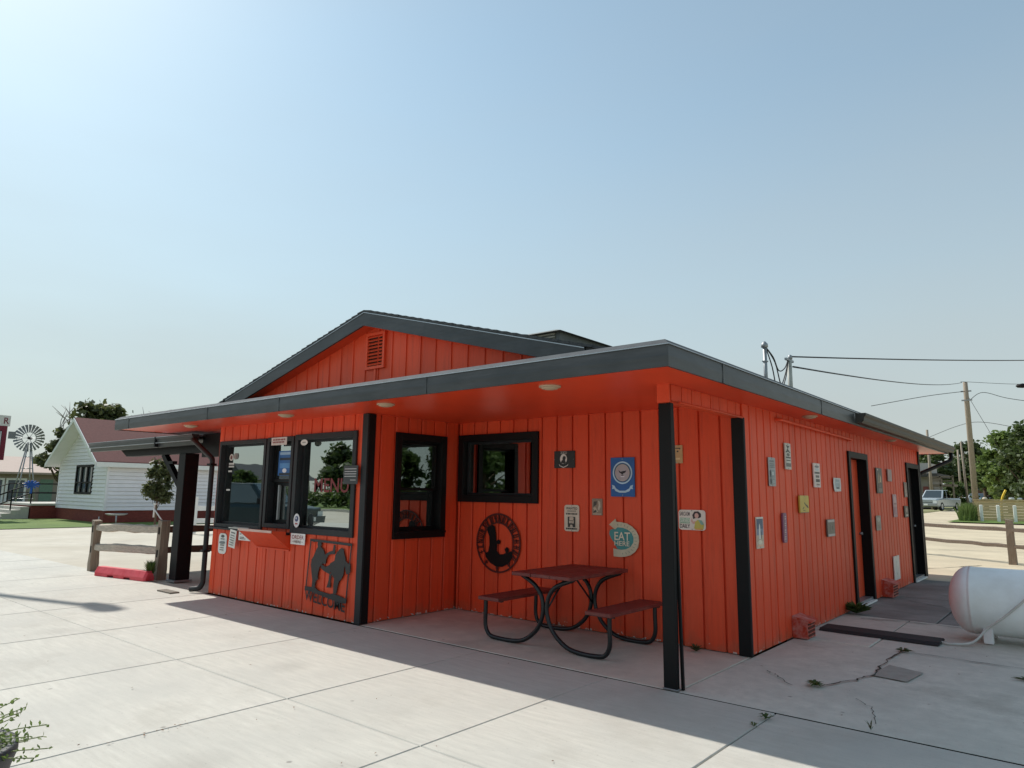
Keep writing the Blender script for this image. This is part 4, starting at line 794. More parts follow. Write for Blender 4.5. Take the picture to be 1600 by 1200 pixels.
t = sign('door_sticker', 'tan and white sticker on the orange side door', 'sticker', lambda u_, v_, w_: (X2 - .115 + w_, u_, v_), 5.9, 6.05, 1.5, 1.72, (206, 196, 160), [('r', .15, .85, .7, .9, (190, 186, 180)), ('d', .5, .35, .3, .2, (190, 150, 80))], th=.002, off=.001)

# welcome cut-out of two riders, under the menu window
t = thing('welcome_cutout', 'black metal cut out of two horses over the word WELCOME', 'wall sign')
def Wp(x, y):  # traced silhouette in its own plane
    a = (x - 60) / (700 - 60); b_ = (y - 150) / (1130 - 150); return (-5.0 + a * .92, .905 - b_ * .83 + 0.02 * a)
CUT = M('cut_out_black', s(38, 38, 40), .5, var=.2, scale=20)
LH = [(215, 155), (262, 165), (278, 200), (258, 225), (300, 262), (322, 310), (330, 360), (314, 420), (300, 470), (262, 520), (245, 590), (238, 660), (250, 700), (222, 712), (210, 760), (205, 850), (160, 850), (165, 720), (145, 600), (132, 500), (138, 420), (165, 370), (200, 270), (222, 230), (215, 200)]
RH = [(500, 290), (530, 250), (558, 225), (590, 245), (595, 290), (620, 370), (612, 470), (600, 600), (570, 670), (545, 690), (530, 760), (515, 870), (475, 870), (470, 760), (475, 660), (430, 590), (405, 530), (420, 450), (470, 410), (480, 330)]
ARM = [(322, 350), (345, 325), (380, 295), (440, 272), (450, 190), (468, 195), (470, 322), (430, 320), (382, 338), (352, 400), (345, 470), (312, 470), (305, 420)]
LNK = [(290, 480), (350, 510), (400, 478), (425, 440), (440, 560), (400, 602), (330, 572), (280, 530)]
TAIL = [(408, 590), (440, 600), (425, 700), (432, 790), (375, 800), (400, 700)]
RAR = [(606, 380), (660, 440), (690, 440), (690, 560), (640, 590), (628, 540), (618, 480), (604, 480)]
for nm_, pl_, w_ in (('left_horse', LH, .0200), ('right_horse', RH, .0202), ('reins', ARM, .0204), ('saddle_link', LNK, .0206), ('tail', TAIL, .0198), ('rider_arm', RAR, .0196)):
    MB().prism([Wp(*p_) for p_ in pl_], FRONT, w_, w_ + .005).build(nm_, CUT, t)
q = MB(); q.prism([Wp(*p_) for p_ in ((60, 815), (120, 820), (200, 810), (260, 855), (430, 885), (470, 870), (560, 890), (660, 925), (655, 985), (560, 980), (400, 945), (240, 905), (150, 880), (60, 875))], FRONT, .020, .026); q.build('ground_bar', CUT, t)
q = MB()
for a, b_ in (((110, 150), (75, 820)), ((690, 190), (650, 930))): q.bar(FRONT(*Wp(*a), .0225), FRONT(*Wp(*b_), .0225), .018, .005, (0, 1, 0))
q.bar(FRONT(*Wp(100, 135), .0225), FRONT(*Wp(700, 175), .0225), .03, .005, (0, 1, 0)); q.build('frame', CUT, t)
vs, fs = text_mesh('WELCOME'); k0, k1 = Wp(60, 1010), Wp(640, 1110); tp0 = Wp(60, 870)
lw = [FRONT(k0[0] + (k1[0] - k0[0]) * a, k0[1] + (k1[1] - k0[1]) * a + (.135) * b_, .023) for a, b_ in vs]
MB().add(lw, fs).build('lettering', CUT, t, fix=False)
MB().add([(x, y + .002, z) for x, y, z in lw], fs).build('lettering_back', CUT, t, fix=False)
for x, y in ((150, 160), (650, 190), (100, 850), (620, 940)): MB().tube([FRONT(*Wp(x, y), .0005), FRONT(*Wp(x, y), .021)], .006, 6).build('stand_off', CUT, t)
base(t, (-4.55, 0, .07))

# ------------------------------------------------------------------ picnic table
pt = thing('picnic_table', 'maroon plank picnic table with black tube legs on the corner porch', 'picnic table')
TX0, TX1, TY0, TY1 = -1.905, -1.165, .35, 1.46
wdt = (TX1 - TX0) / 3
for i in range(3): bevel(MB().box(TX0 + i * wdt + .003, TX0 + (i + 1) * wdt - .003, TY0 + (.004 if i == 1 else 0), TY1, .705, .742).build('table_plank', TABLEWOOD, pt), .005)
bevel(MB().box(-2.41, -2.12, .40, 1.46, .405, .442).build('seat_plank', TABLEWOOD, pt), .005)
bevel(MB().box(-1.03, -.745, .40, 1.46, .405, .442).build('seat_plank', TABLEWOOD, pt), .005)
cx = -1.56
for y in (.475, 1.36):
    for sg in (-1, 1):
        so_x = -2.36 if sg < 0 else -.80
        tp = -1.86 if sg < 0 else -1.21
        c_ = cx + sg * .022
        pth = [(so_x, y, .404), (so_x, y, .30)] + [(so_x, y, .14)] + [(so_x - sg * .05, y, .05), (so_x - sg * .15, y, .026)]
        pth += [(cx + sg * .42, y, .026), (cx + sg * .26, y, .06), (cx + sg * .12, y, .16), (cx + sg * .045, y, .28), (c_, y, .40), (cx + sg * .05, y, .52), (cx + sg * .14, y, .62), (tp, y, .702)]
        MB().tube(smooth_path(pth, 5), .0225, 10).build('leg_tube', TUBE, pt)
    MB().box(TX0 + .03, TX1 - .03, y - .02, y + .02, .693, .7045).build('top_bracket', TUBE, pt)
    MB().box(-2.405, -2.125, y - .02, y + .02, .394, .4045).build('seat_bracket', TUBE, pt); MB().box(-1.025, -.75, y - .02, y + .02, .394, .4045).build('seat_bracket', TUBE, pt)
for y0, y1 in ((.49, .86), (1.345, .96)): MB().tube([(cx, y0, .36), (cx, y1, .70)], .010, 6).build('brace', TUBE, pt)
base(pt, (cx, .92, 0))

# ------------------------------------------------------------------ propane tank, cable ramp, hose, pot
tk = thing('propane_tank', 'white horizontal propane tank lying on short feet at the right edge', 'tank')
TR, TZ, TY = .362, .425, 4.22
pr_ = [(0.001, 1.43)] + [(TR * math.sin(R(a)), 1.64 - .21 * math.cos(R(a))) for a in range(8, 91, 8)] + [(TR, 1.655), (TR + .003, 1.657), (TR + .003, 1.675), (TR, 1.677), (TR, 3.45), (TR + .003, 3.452), (TR + .003, 3.47), (TR, 3.472)] + [(TR * math.cos(R(a)), 3.48 + .21 * math.sin(R(a))) for a in range(0, 89, 8)] + [(.001, 3.69)]
MB().lathe(pr_, (0, TY, TZ), 'x', 48).build('shell', TANKW, tk)
for x in (1.80, 3.2):
    for y in (TY - .22, TY + .22): bevel(MB().box(x - .045, x + .045, y - .05, y + .05, .004, .16).build('foot', TANKW, tk), .005)
dm = MB().lathe([(.0, .25), (.06, .24), (.11, .19), (.12, .12), (.12, .0)], (2.55, TY, TZ + TR - .02), n=24).build('valve_dome', TANKW, tk)
base(tk, (2.55, TY, 0))
rp = MB(); P = [(3.47, .004), (3.53, .032), (3.83, .034), (3.90, .004)]
o = MB().prism(P, lambda a, h, w_: (w_, a + (w_ - .2) * -.02, h), .19, 1.41).build('cable_ramp', M('black_rubber', s(34, 34, 36), .75, var=.2, scale=12, bump=.3, bscale=50))
tag(bevel(o, .006), 'long black rubber cable ramp lying from the wall toward the tank', 'cable ramp')
hs = MB().tube(smooth_path([(1.36, 3.66, .02), (1.5, 3.62, .015), (1.68, 3.72, .04), (1.80, 3.84, .17), (1.95, 3.825, .30), (2.12, 3.825, .47), (2.3, 3.90, .66), (2.45, 4.12, .80), (2.52, 4.2, .83)], 6), .013, 8)
tag(hs.build('gas_hose', M('pale_hose', s(196, 196, 190), .5)), 'thin pale gas hose curving up across the white tank', 'hose')
t = thing('iron_pot', 'small black pot with bent handle on the ground behind the tank', 'pot')
MB().lathe([(.001, .0), (.09, .0), (.12, .05), (.12, .13), (.10, .15), (.09, .14)], (1.05, 9.4, 0.004), n=16).build('bowl', BLACK, t)
MB().tube(smooth_path([(1.12, 9.4, .13), (1.16, 9.4, .26), (1.22, 9.4, .30), (1.30, 9.4, .27)], 4), .018, 6).build('handle', BLACK, t); base(t, (1.05, 9.4, 0))

# ------------------------------------------------------------------ wooden fences and kerb stop
def rail_fence_post(name, label, x, y, z, h, wd=.13, cut=True):
    t = thing(name, label, 'fence post')
    b = MB(); a = wd / 2; vs = []
    for k_ in range(6):
        f = k_ / 5; j = lambda: random.uniform(-.008, .008); sc = 1 - .08 * f
        for sx, sy in ((-1, -1), (1, -1), (1, 1), (-1, 1)): vs.append((x + sx * a * sc + j(), y + sy * a * sc + j(), z - .03 + (h + .03) * f + (j() * 2 if k_ == 5 else 0)))
    b.add(vs, [(4 * k_ + i, 4 * k_ + (i + 1) % 4, 4 * k_ + 4 + (i + 1) % 4, 4 * k_ + 4 + i) for k_ in range(5) for i in range(4)] + [(20, 21, 22, 23)])
    b.build('post_timber', WOODZ, t)
    if cut:
        for zz in (h * .44, h * .83): MB().box(x - .022, x + .022, y - a - .004, y + a + .004, z + zz - .06, z + zz + .06).build('mortise', M('mortise_dark', s(40, 34, 28), .9), t)
    return base(t, (x, y, z))
def rail(label, p0, p1, group, dark=False, ht=.12):
    p0 = Vector(p0); p1 = Vector(p1); d = (p1 - p0).normalized(); sd = Vector((-d.y, d.x, 0)); vs = []; n_ = 9
    for k_ in range(n_ + 1):
        t_ = k_ / n_; tp = min(1, .84 + 2.2 * min(t_, 1 - t_)); c_ = p0.lerp(p1, t_) + Vector((0, 0, random.uniform(-.008, .008)))
        for (u_, v_) in ((-1, -.8), (.7, -1), (1, .6), (.1, 1), (-.9, .7)): vs.append(c_ + sd * u_ * .045 * random.uniform(.85, 1.1) + Vector((0, 0, v_ * ht / 2 * tp * random.uniform(.85, 1.1))))
    b = MB().add(vs, [(5 * k_ + i, 5 * k_ + (i + 1) % 5, 5 * k_ + 5 + (i + 1) % 5, 5 * k_ + 5 + i) for k_ in range(n_) for i in range(5)] + [(4, 3, 2, 1, 0), tuple(range(5 * n_, 5 * n_ + 5))])
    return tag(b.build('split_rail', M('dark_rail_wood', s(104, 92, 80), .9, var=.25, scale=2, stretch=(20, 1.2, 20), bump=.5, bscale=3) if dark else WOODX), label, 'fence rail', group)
FP = [(-11.72, -.10), (-9.76, .27), (-9.95, 3.3)]
rail_fence_post('fence_post', 'weathered fence post at the far left end of the split rail fence', *FP[0], -.02, .95, .14)
rail_fence_post('fence_post', 'grey brown fence post beside the black canopy post', *FP[1], -.02, 1.0, .16)
rail_fence_post('fence_post', 'fence post behind the front downspout at the canopy', *FP[2], -.02, .98, .14)
for z, nm in ((.80, 'upper'), (.44, 'lower')):
    rail(nm + ' weathered rail between the fence post and the canopy post', (FP[0][0], FP[0][1], z), (FP[1][0] + .05, FP[1][1], z + .03), 'left split rails', ht=.15)
    rail(nm + ' dark fence rail running back beneath the black canopy', (FP[1][0], FP[1][1], z + .03), (FP[2][0], FP[2][1], z + .02), 'left split rails', True, .13)
b = MB(); P = [(-.095, 0), (-.095, .06), (-.05, .16), (.05, .16), (.095, .06), (.095, 0)]
p0, p1 = Vector((-10.95, -.27, -.0)), Vector((-9.50, .0, 0)); d = (p1 - p0).normalized(); sd = Vector((-d.y, d.x, 0)); vs = []
for t_, sc in ((0, .78), (.03, 1), (.28, 1), (.281, 1), (.40, 1), (.401, 1), (.60, 1), (.601, 1), (.72, 1), (.721, 1), (.97, 1), (1, .78)):
    for a, h in P:
        lift = .035 if (.2805 < t_ < .4005 or .6005 < t_ < .7205) and h == 0 else 0
        vs.append(p0.lerp(p1, t_) + sd * a * sc + Vector((0, 0, h * (sc if h > .06 else 1) + lift)))
n_ = 12; b.add(vs, [(6 * k_ + i, 6 * k_ + (i + 1) % 6, 6 * k_ + 6 + (i + 1) % 6, 6 * k_ + 6 + i) for k_ in range(n_ - 1) for i in range(6)] + [(5, 4, 3, 2, 1, 0), tuple(range(66, 72))])
tag(bevel(b.build('parking_stop', M('red_stop_paint', s(200, 48, 62), .55, var=.12, scale=6, dirt=s(224, 104, 112), dscale=4, damt=.5)), .01), 'faded red parking stop in front of the split rail fence', 'parking stop')
# right side split rail fence
FQ = [(1.15, 15.9), (-1.55, 17.75), (3.9, 14.0)]
for (x, y), lb in zip(FQ, ('single fence post standing behind the propane tank', 'fence post hidden behind the far corner of the restaurant', 'fence post beyond the right edge')):
    if lb.startswith('single'): rail_fence_post('fence_post', lb, x, y, -.03, 1.08, .17, False)
    else: rail_fence_post('fence_post', lb, x, y, -.03, 1.0, .14, False)
for z, nm in ((.80, 'upper'), (.40, 'lower')):
    rail(nm + ' thin fence rail left of the single post across the gravel lot', (FQ[1][0], FQ[1][1], z + .02), (FQ[0][0], FQ[0][1], z), 'right split rails', True, .10)
    rail(nm + ' fence rail right of the single post at the right edge', (FQ[0][0], FQ[0][1], z), (FQ[2][0], FQ[2][1], z - .03), 'right split rails', True, .11)

# ------------------------------------------------------------------ plants
def leaves(centres, n, size, flatn=0.0, asp=1.6):
    """quads spread through blobs (x,y,z,rx,ry,rz,weight)"""
    c_ = np.array(centres, float); wgt = c_[:, 6] / c_[:, 6].sum(); idx = np.random.choice(len(c_), n, p=wgt)
    d = np.random.normal(size=(n, 3)); d /= np.linalg.norm(d, axis=1)[:, None]; rad = np.minimum(np.abs(np.random.normal(0, .72, n)) + .12, 1.7)
    P = c_[idx, :3] + d * rad[:, None] * c_[idx, 3:6]
    a = np.random.normal(size=(n, 3)); a[:, 2] *= .6; a /= np.linalg.norm(a, axis=1)[:, None]
    nn = np.random.normal(size=(n, 3)) + d * .6 + np.array([0, 0, .5]); b_ = np.cross(nn, a); b_ /= np.linalg.norm(b_, axis=1)[:, None]
    sz = size * np.random.uniform(.6, 1.3, n)[:, None]
    V = np.stack([P - a * sz * asp * .5, P + b_ * sz * .42, P + a * sz * asp * .5, P - b_ * sz * .42], 1).reshape(-1, 3)
    q = MB(); q.v = [tuple(v) for v in V]; q.f = [(4 * i, 4 * i + 1, 4 * i + 2, 4 * i + 3) for i in range(n)]; q.sm = [False] * n
    return q
BARK = M('bark', s(92, 78, 64), .95, var=.3, scale=3, stretch=(10, 10, 1), bump=.6, bscale=4)
def tree(label, x, y, z, h, cw, nblob, nleaf, size, lm, tr=.18, low=.3, seed=0, shape=1.0, name='leafy_tree', group=None, cat='tree'):
    rd = random.Random(seed); t = thing(name, label, cat, group); cs = []
    nblob = int(nblob * 2.2); hz_ = h * (1 - low) / 2; zc = z + h * low + hz_
    for i in range(nblob):
        while True:
            p_ = Vector((rd.uniform(-1, 1), rd.uniform(-1, 1), rd.uniform(-1, 1)))
            if .12 < p_.length < 1: break
        if p_.length < .5 and rd.random() < .6: p_ = p_.normalized() * rd.uniform(.5, .95)
        tap = 1.0 - .28 * p_.z if shape == 1.0 else 1.0 - .35 * p_.z
        br = cw * rd.uniform(.16, .30)
        cs.append((x + p_.x * cw * .86 * tap, y + p_.y * cw * .86 * tap, zc + p_.z * hz_ * .92, br, br, br * .7, br ** 2))
    b = MB().tube([(x, y, z - .05), (x + rd.uniform(-.05, .05) * h * .1, y, z + h * .3), (x + rd.uniform(-.1, .1) * h * .1, y, z + h * .62), (x, y, z + h * .86)], [tr, tr * .8, tr * .45, tr * .12], 8)
    for c_ in cs[::2]:
        z0 = z + h * rd.uniform(low * .8, .55); m_ = Vector((x, y, z0)).lerp(Vector(c_[:3]), .5) + Vector((0, 0, -.04 * h))
        if c_[2] > z0: b.tube([(x, y, z0), m_, c_[:3]], [tr * .35, tr * .22, tr * .06], 5, cap=False)
    b.build('trunk', BARK, t); leaves(cs, nleaf, size).build('crown', lm, t, fix=False); return base(t, (x, y, z))

# left: trees by the white house
tree('tall rounded tree rising behind the red roofed white house', -51.5, 14.2, 0, 8.3, 2.6, 24, 7000, .30, LEAF_C, .3, .3, 3)
tree('lower tree at the left slope of the red house roof', -51.0, 11.6, 0, 5.6, 1.7, 16, 4000, .26, LEAF_C, .2, .3, 4)
tree('small young tree standing in front of the white house side wall', -25.35, 6.85, 0, 2.75, .62, 26, 4200, .10, LEAF_C, .045, .28, 12, .7)
tb = thing('bare_tree', 'bare grey branches showing above the red house roof', 'tree')
for k_, (x, y) in enumerate(((-52, 17.4), (-52.5, 12.2), (-52, 18.8))):
    q = MB(); rd = random.Random(k_)
    for i in range(16): q.tube(smooth_path([(x, y, 3), (x + rd.uniform(-.6, .6), y + rd.uniform(-.7, .7), 5.6), (x + rd.uniform(-1.2, 1.2), y + rd.uniform(-1.5, 1.5), rd.uniform(6.6, 7.6))], 3), [.05] * 3 + [.025] * 3 + [.01], 4)
    q.build('branches', M('bare_branch', s(150, 142, 136), .9), tb)
base(tb, (-52, 17, 0))
# right: trees behind the lot
for args in (('tall pale green broadleaf tree left of the dark evergreen at right', -2.2, 62, .40, 7.2, 1.9, 26, 9000, .26, LEAF_D, .25, .1, 21),
             ('large dark green conifer at the right edge behind the board fence', -.1, 55, .34, 6.6, 2.3, 34, 13000, .24, LEAF_B, .3, .05, 22),
             ('broad green tree behind the conifer at the right edge', 3.6, 60, .4, 7.4, 2.8, 26, 8000, .28, LEAF_A, .3, .1, 23),
             ('slender green tree behind the tall utility pole', -5.0, 74, .5, 4.4, 1.2, 16, 4200, .28, LEAF_A, .2, .1, 24),
             ('distant dark tree between the street lamp and the utility pole', -10.2, 112, .85, 9.0, 2.6, 18, 4000, .38, LEAF_B, .3, .1, 25),
             ('distant round tree under the far end of the roof gutter', -15.4, 108, .8, 8.2, 4.0, 20, 5000, .42, LEAF_B, .3, .2, 26),
             ('low green bush beside the brown plank fence', -9.4, 88, .62, 2.9, 1.5, 14, 3000, .24, LEAF_A, .1, .05, 27),
             ('distant hazy tree right of the wooden deck building', -12.4, 125, .95, 9.5, 3.6, 18, 4000, .42, LEAF_A, .3, .1, 28)):
    tree(*args[:7], int(args[7] * 1.5), *args[8:])
bs = thing('tall_weed_clump', 'tall grassy weed clump at the foot of the utility pole', 'weeds')
q = MB(); rd = random.Random(3)
for i in range(700):
    x = -2.95 + rd.gauss(0, .16); y = 43.4 + rd.gauss(0, .3); h = rd.uniform(.3, 1.15); a = rd.random() * 6.28; l_ = rd.uniform(.05, .4); w_ = .025
    z0 = gz(x, y) - .02; tx, ty = x + l_ * math.cos(a), y + l_ * math.sin(a)
    q.add([(x - w_, y, z0), (x + w_, y, z0), ((x + tx) / 2 + w_, (y + ty) / 2, z0 + h * .65), (tx, ty, z0 + h), ((x + tx) / 2 - w_, (y + ty) / 2, z0 + h * .65)], [(0, 1, 2, 3, 4)])
q.build('blades', LEAF_D, bs, fix=False); base(bs, (-3.05, 43.4, gz(0, 43.4)))
# trees and bushes across the street, seen mirrored in the windows
for x, y, h, cw, lm, lb in ((-45.2, -33, 5.4, 2.4, LEAF_A, 'broad tree over the street mirrored at the right of the menu window'), (-52.5, -36, 6.0, 2.4, LEAF_B, 'darker tree over the street mirrored at the left of the menu window'),
                            (-66, -33, 3.6, 1.5, LEAF_A, 'small tree over the street mirrored in the left front window'), (26, -32, 7, 2.8, LEAF_A, 'pale tree over the street mirrored in the porch windows'),
                            (31.5, -34.5, 8.4, 3.0, LEAF_B, 'dark tree over the street mirrored in the porch windows'), (37.5, -33, 6.4, 2.6, LEAF_A, 'lower tree over the street mirrored in the porch windows')):
    tree(lb, x, y, 0, h, cw, 16, 5000, .42, lm, .3, .08, int(abs(x)), name='street_tree')
for nm_, x0_, x1_ in (('left', -80, -34), ('right', 18, 46)):
    hg = thing('street_hedge', 'long green hedge over the street mirrored low in the ' + ('front windows' if nm_ == 'left' else 'porch windows'), 'hedge')
    leaves([(x0_ + (x1_ - x0_) * i / 30, -30.5 + random.uniform(-.5, .5), .8, 1.1, .8, .75, 1) for i in range(31)], 7000, .3).build('foliage', LEAF_A, hg, fix=False); base(hg, ((x0_ + x1_) / 2, -30.5, 0))
lh_ = thing('street_house', 'low grey roofed house over the street mirrored in the left front window', 'house')
MB().box(-86, -70, -44, -36, 0, 2.6).build('wall', M('beige_house_wall', s(196, 188, 172), .8), lh_)
MB().prism([(-86.6, 2.6), (-69.4, 2.6), (-73, 4.4), (-83, 4.4)], lambda u_, v_, w_: (u_, w_, v_), -44.5, -35.5).build('roof', SHINGLE, lh_); base(lh_, (-78, -40, 0))
# weeds growing in joints
def weed(label, x, y, r, n, h, flat_=False, lm=LEAF_A):
    q = MB()
    for i in range(n):
        a = random.random() * 6.28; l_ = r * random.uniform(.4, 1); w_ = r * .10; hh = h * random.uniform(.4, 1); ca, sa = math.cos(a), math.sin(a)
        z0 = .008
        q.add([(x, y, z0), (x + ca * l_ * .5 - sa * w_, y + sa * l_ * .5 + ca * w_, z0 + hh * .7), (x + ca * l_, y + sa * l_, z0 + (hh * .5 if flat_ else hh)), (x + ca * l_ * .5 + sa * w_, y + sa * l_ * .5 - ca * w_, z0 + hh * .7)], [(0, 1, 2, 3)])
    return tag(q.build('weed', lm, None, fix=False), label, 'weed')
weed('flat dandelion weed growing at the near end of the concrete crack', .90, .93, .11, 34, .05, True)
weed('small weed growing where the crack meets the slab joint', 1.17, 2.91, .12, 22, .04, True, LEAF_C)
weed('small green weed in the pavement joint near the right bottom', .905, -.22, .07, 18, .05, True)
weed('second tiny weed lower down in the same pavement joint', .90, -.44, .05, 12, .04, True)
weed('grass tuft growing at the foot of the porch wall by the post', -.38, 1.42, .09, 40, .07, False, LEAF_C)
weed('green grass tuft at the wall foot before the side door', .22, 5.05, .22, 120, .16, False)
weed('weed clump growing at the foot of the fence post by the canopy', -9.62, .05, .14, 130, .34, False, LEAF_D)
weed('dry brown weed in the joint at the right edge', 2.22, 2.35, .12, 20, .03, True, LEAF_C)
weed('tiny weed standing in the dark joint at the lower right', 1.52, .02, .04, 10, .07, False, LEAF_C)

q = MB(); rd = random.Random(17)
for x, y in [(-1.95 + rd.gauss(0, .03), rd.uniform(-3.6, -2.9)) for _ in range(14)] + [(rd.uniform(-7, 3), rd.uniform(-3.5, -.1)) for _ in range(46)] + [(rd.uniform(.3, 3), rd.uniform(.1, 4.5)) for _ in range(36)]:
    a = rd.random() * 6.28; r_ = rd.uniform(.005, .016); q.add([(x + r_ * math.cos(a + k_ * 1.57) * (1 if k_ % 2 else .4), y + r_ * math.sin(a + k_ * 1.57) * (1 if k_ % 2 else .4), .009 + rd.uniform(0, .006)) for k_ in range(4)], [(0, 1, 2, 3)])
lt = tag(q.build('leaf_litter', M('dry_leaf', s(112, 84, 58), .9, var=.4, scale=20), None, fix=False), 'scattered bits of dry leaf litter on the concrete', 'litter'); lt['kind'] = 'stuff'
# planter, bottom left
pl = thing('planter_pot', 'round dark planter rim with arching leafy sprigs at bottom left', 'planter')
PC = (-1.17, -4.455)
MB().lathe([(.20, 0.0), (.24, .02), (.29, .30), (.31, .36), (.31, .40), (.275, .40), (.27, .33), (.001, .33)], (PC[0], PC[1], 0.003), n=40).build('pot', M('dark_planter', s(62, 62, 64), .6, var=.2, scale=10, bump=.2), pl)
MB().lathe([(.27, .345), (.15, .352), (.001, .35)], (PC[0], PC[1], 0.003), n=24).build('soil', M('grey_soil', s(142, 138, 132), .95, var=.2, scale=40), pl)
rd = random.Random(9); q = MB(); lf = MB()
for i in range(18):
    a = rd.uniform(.2, 2.3); L_ = rd.uniform(.12, .30); up = rd.uniform(.02, .17)
    p0 = Vector((PC[0] + .16 * math.cos(a), PC[1] + .16 * math.sin(a), .36)); dr = Vector((math.cos(a), math.sin(a), 0))
    pth = smooth_path([p0, p0 + dr * L_ * .4 + Vector((0, 0, up * .8)), p0 + dr * L_ + Vector((0, 0, up))], 6); q.tube(pth, .0025, 4)
    for p_ in pth[2:]:
        for k_ in range(2):
            dd = Vector((rd.gauss(0, 1), rd.gauss(0, 1), rd.gauss(.3, .8))).normalized() * rd.uniform(.016, .034); sd = dd.cross(Vector((rd.gauss(0, 1), rd.gauss(0, 1), 1))).normalized() * .007
            lf.add([p_, p_ + dd * .5 + sd, p_ + dd, p_ + dd * .5 - sd], [(0, 1, 2, 3)])
q.build('stems', M('stem_green', s(120, 130, 80), .7), pl); lf.build('leaves', LEAF_D, pl, fix=False); base(pl, (PC[0], PC[1], 0))

# ------------------------------------------------------------------ white house on the left
hs = thing('white_house', 'small white lap sided house with red shingle gable roof', 'house')
HX0, HX1, HY0, HY1, HF, HE, HP = -36.5, -30.6, 6.9, 17.5, .52, 2.82, 4.72
HW = M('white_lap_siding', s(238, 234, 238), .6, var=.04, scale=3, rnd=.03); BRK = M('red_brick_foundation', s(122, 58, 50), .9, var=.25, scale=6, stretch=(1, 1, 3), bump=.4, bscale=20)
RSH = M('red_shingles', s(112, 68, 64), .9, var=.22, scale=7, stretch=(1.5, 1.5, 6), bump=.5, bscale=12)
MB().box(HX0 + .05, HX1 - .05, HY0 + .05, HY1 - .05, HF, HE).build('wall_core', HW, hs); MB().box(HX0, HX1, HY0, HY1, -.05, HF).build('foundation', BRK, hs)
HFR = lambda u_, v_, w_: (u_, HY0 - w_, v_); HSD = lambda u_, v_, w_: (HX1 + w_, u_, v_)
HWIN = (-34.3, -32.2, 1.22, 2.55); hm = (HX0 + HX1) / 2
gwl = MB().prism([(HX0 + .05, HE), (HX1 - .05, HE), (hm, HP - .1)], HFR, -.2, -.05).build('gable_wall', HW, hs)
def lap(tf, u0, u1, z0, z1, holes, cutf=None):
    z = z0
    while z < z1 - .02:
        e = min(z + .17, z1)
        a0, a1 = (u0, u1) if cutf is None else cutf(e)
        for (a, c_, d_, f_) in rect_minus((a0, a1, z, e), holes):
            q = MB()
            if c_ - a < .03: continue
            q.add([tf(a, d_ + .012, .04), tf(c_, d_ + .012, .04), tf(c_, f_, .004), tf(a, f_, .004), tf(a, d_, -.049), tf(c_, d_, -.049), tf(c_, f_, -.049), tf(a, f_, -.049)], [(0, 1, 2, 3), (4, 7, 6, 5), (0, 4, 5, 1), (2, 6, 7, 3), (0, 3, 7, 4), (1, 5, 6, 2)])
            q.build('lap_board', HW, hs)
        z = e
lap(HFR, HX0, HX1, HF, HE, [HWIN]); lap(HSD, HY0, HY1, HF, HE, [])
lap(HFR, HX0, HX1, HE, HP - .25, [], lambda z: (HX0 + (z - HE) * 3.0 / (HP - HE), HX1 - (z - HE) * 3.0 / (HP - HE)))
for (x, y) in ((HX1, HY0), (HX0, HY0)): MB().box(x - .06, x + .06, y - .045, y + .06, HF, HE).build('corner_board', HW, hs)
sl_ = (HP - HE) / ((HX1 - HX0) / 2); OV_ = .62
for sg in (1, -1):
    xe = hm + sg * ((HX1 - HX0) / 2 + .3); ze = HP - sl_ * ((HX1 - HX0) / 2 + .3)
    q = MB(); q.add([(hm, HY0 - OV_, HP), (xe, HY0 - OV_, ze), (xe, HY1 + .4, ze), (hm, HY1 + .4, HP), (hm, HY0 - OV_, HP - .12), (xe, HY0 - OV_, ze - .12), (xe, HY1 + .4, ze - .12), (hm, HY1 + .4, HP - .12)], [(4, 7, 6, 5), (0, 4, 5, 1), (2, 6, 7, 3), (1, 5, 6, 2), (0, 1, 2, 3)])
    q.build('roof_slope_board', HW, hs)
    q = MB(); q.add([(hm, HY0 - OV_ + .03, HP + .005), (xe, HY0 - OV_ + .03, ze + .005), (xe, HY1 + .38, ze + .005), (hm, HY1 + .38, HP + .005), (hm, HY0 - OV_ + .03, HP + .04), (xe, HY0 - OV_ + .03, ze + .04), (xe, HY1 + .38, ze + .04), (hm, HY1 + .38, HP + .04)], [(0, 3, 2, 1), (4, 5, 6, 7), (0, 1, 5, 4), (1, 2, 6, 5), (2, 3, 7, 6), (0, 4, 7, 3)]).build('roof_shingles', RSH, hs)
    MB().add([(hm, HY0 - OV_ - .02, HP + .02), (xe, HY0 - OV_ - .02, ze + .02), (xe, HY0 - OV_ - .02, ze - .16), (hm, HY0 - OV_ - .02, HP - .16), (hm, HY0 - OV_ - .001, HP + .02), (xe, HY0 - OV_ - .001, ze + .02), (xe, HY0 - OV_ - .001, ze - .16), (hm, HY0 - OV_ - .001, HP - .16)], [(0, 1, 2, 3), (7, 6, 5, 4), (0, 4, 5, 1), (1, 5, 6, 2), (2, 6, 7, 3), (3, 7, 4, 0)]).build('rake_board', WHITE, hs)
zev = HP - sl_ * ((HX1 - HX0) / 2 + .3)
MB().box(HX1 + .305, HX1 + .34, HY0 - .6, HY1 + .38, zev - .2, zev + .0).build('eave_board', WHITE, hs)
MB().box(HX1 + .045, HX1 + .304, HY0 - .05, HY1 + .3, zev - .19, zev - .15).build('eave_soffit', WHITE, hs)
wn = MB().ring(HFR, *HWIN, .09, -.04, .05).build('window', BLACK, hs)
for i in range(1, 3): MB().fbox(HFR, HWIN[0] + i * .7 - .07, HWIN[0] + i * .7 + .07, HWIN[2] + .09, HWIN[3] - .09, -.035, .045).build('mullion', BLACK, wn)
MB().fbox(HFR, HWIN[0] + .09, HWIN[1] - .09, 1.72, 1.78, -.034, .044).build('meeting_rail', BLACK, wn)
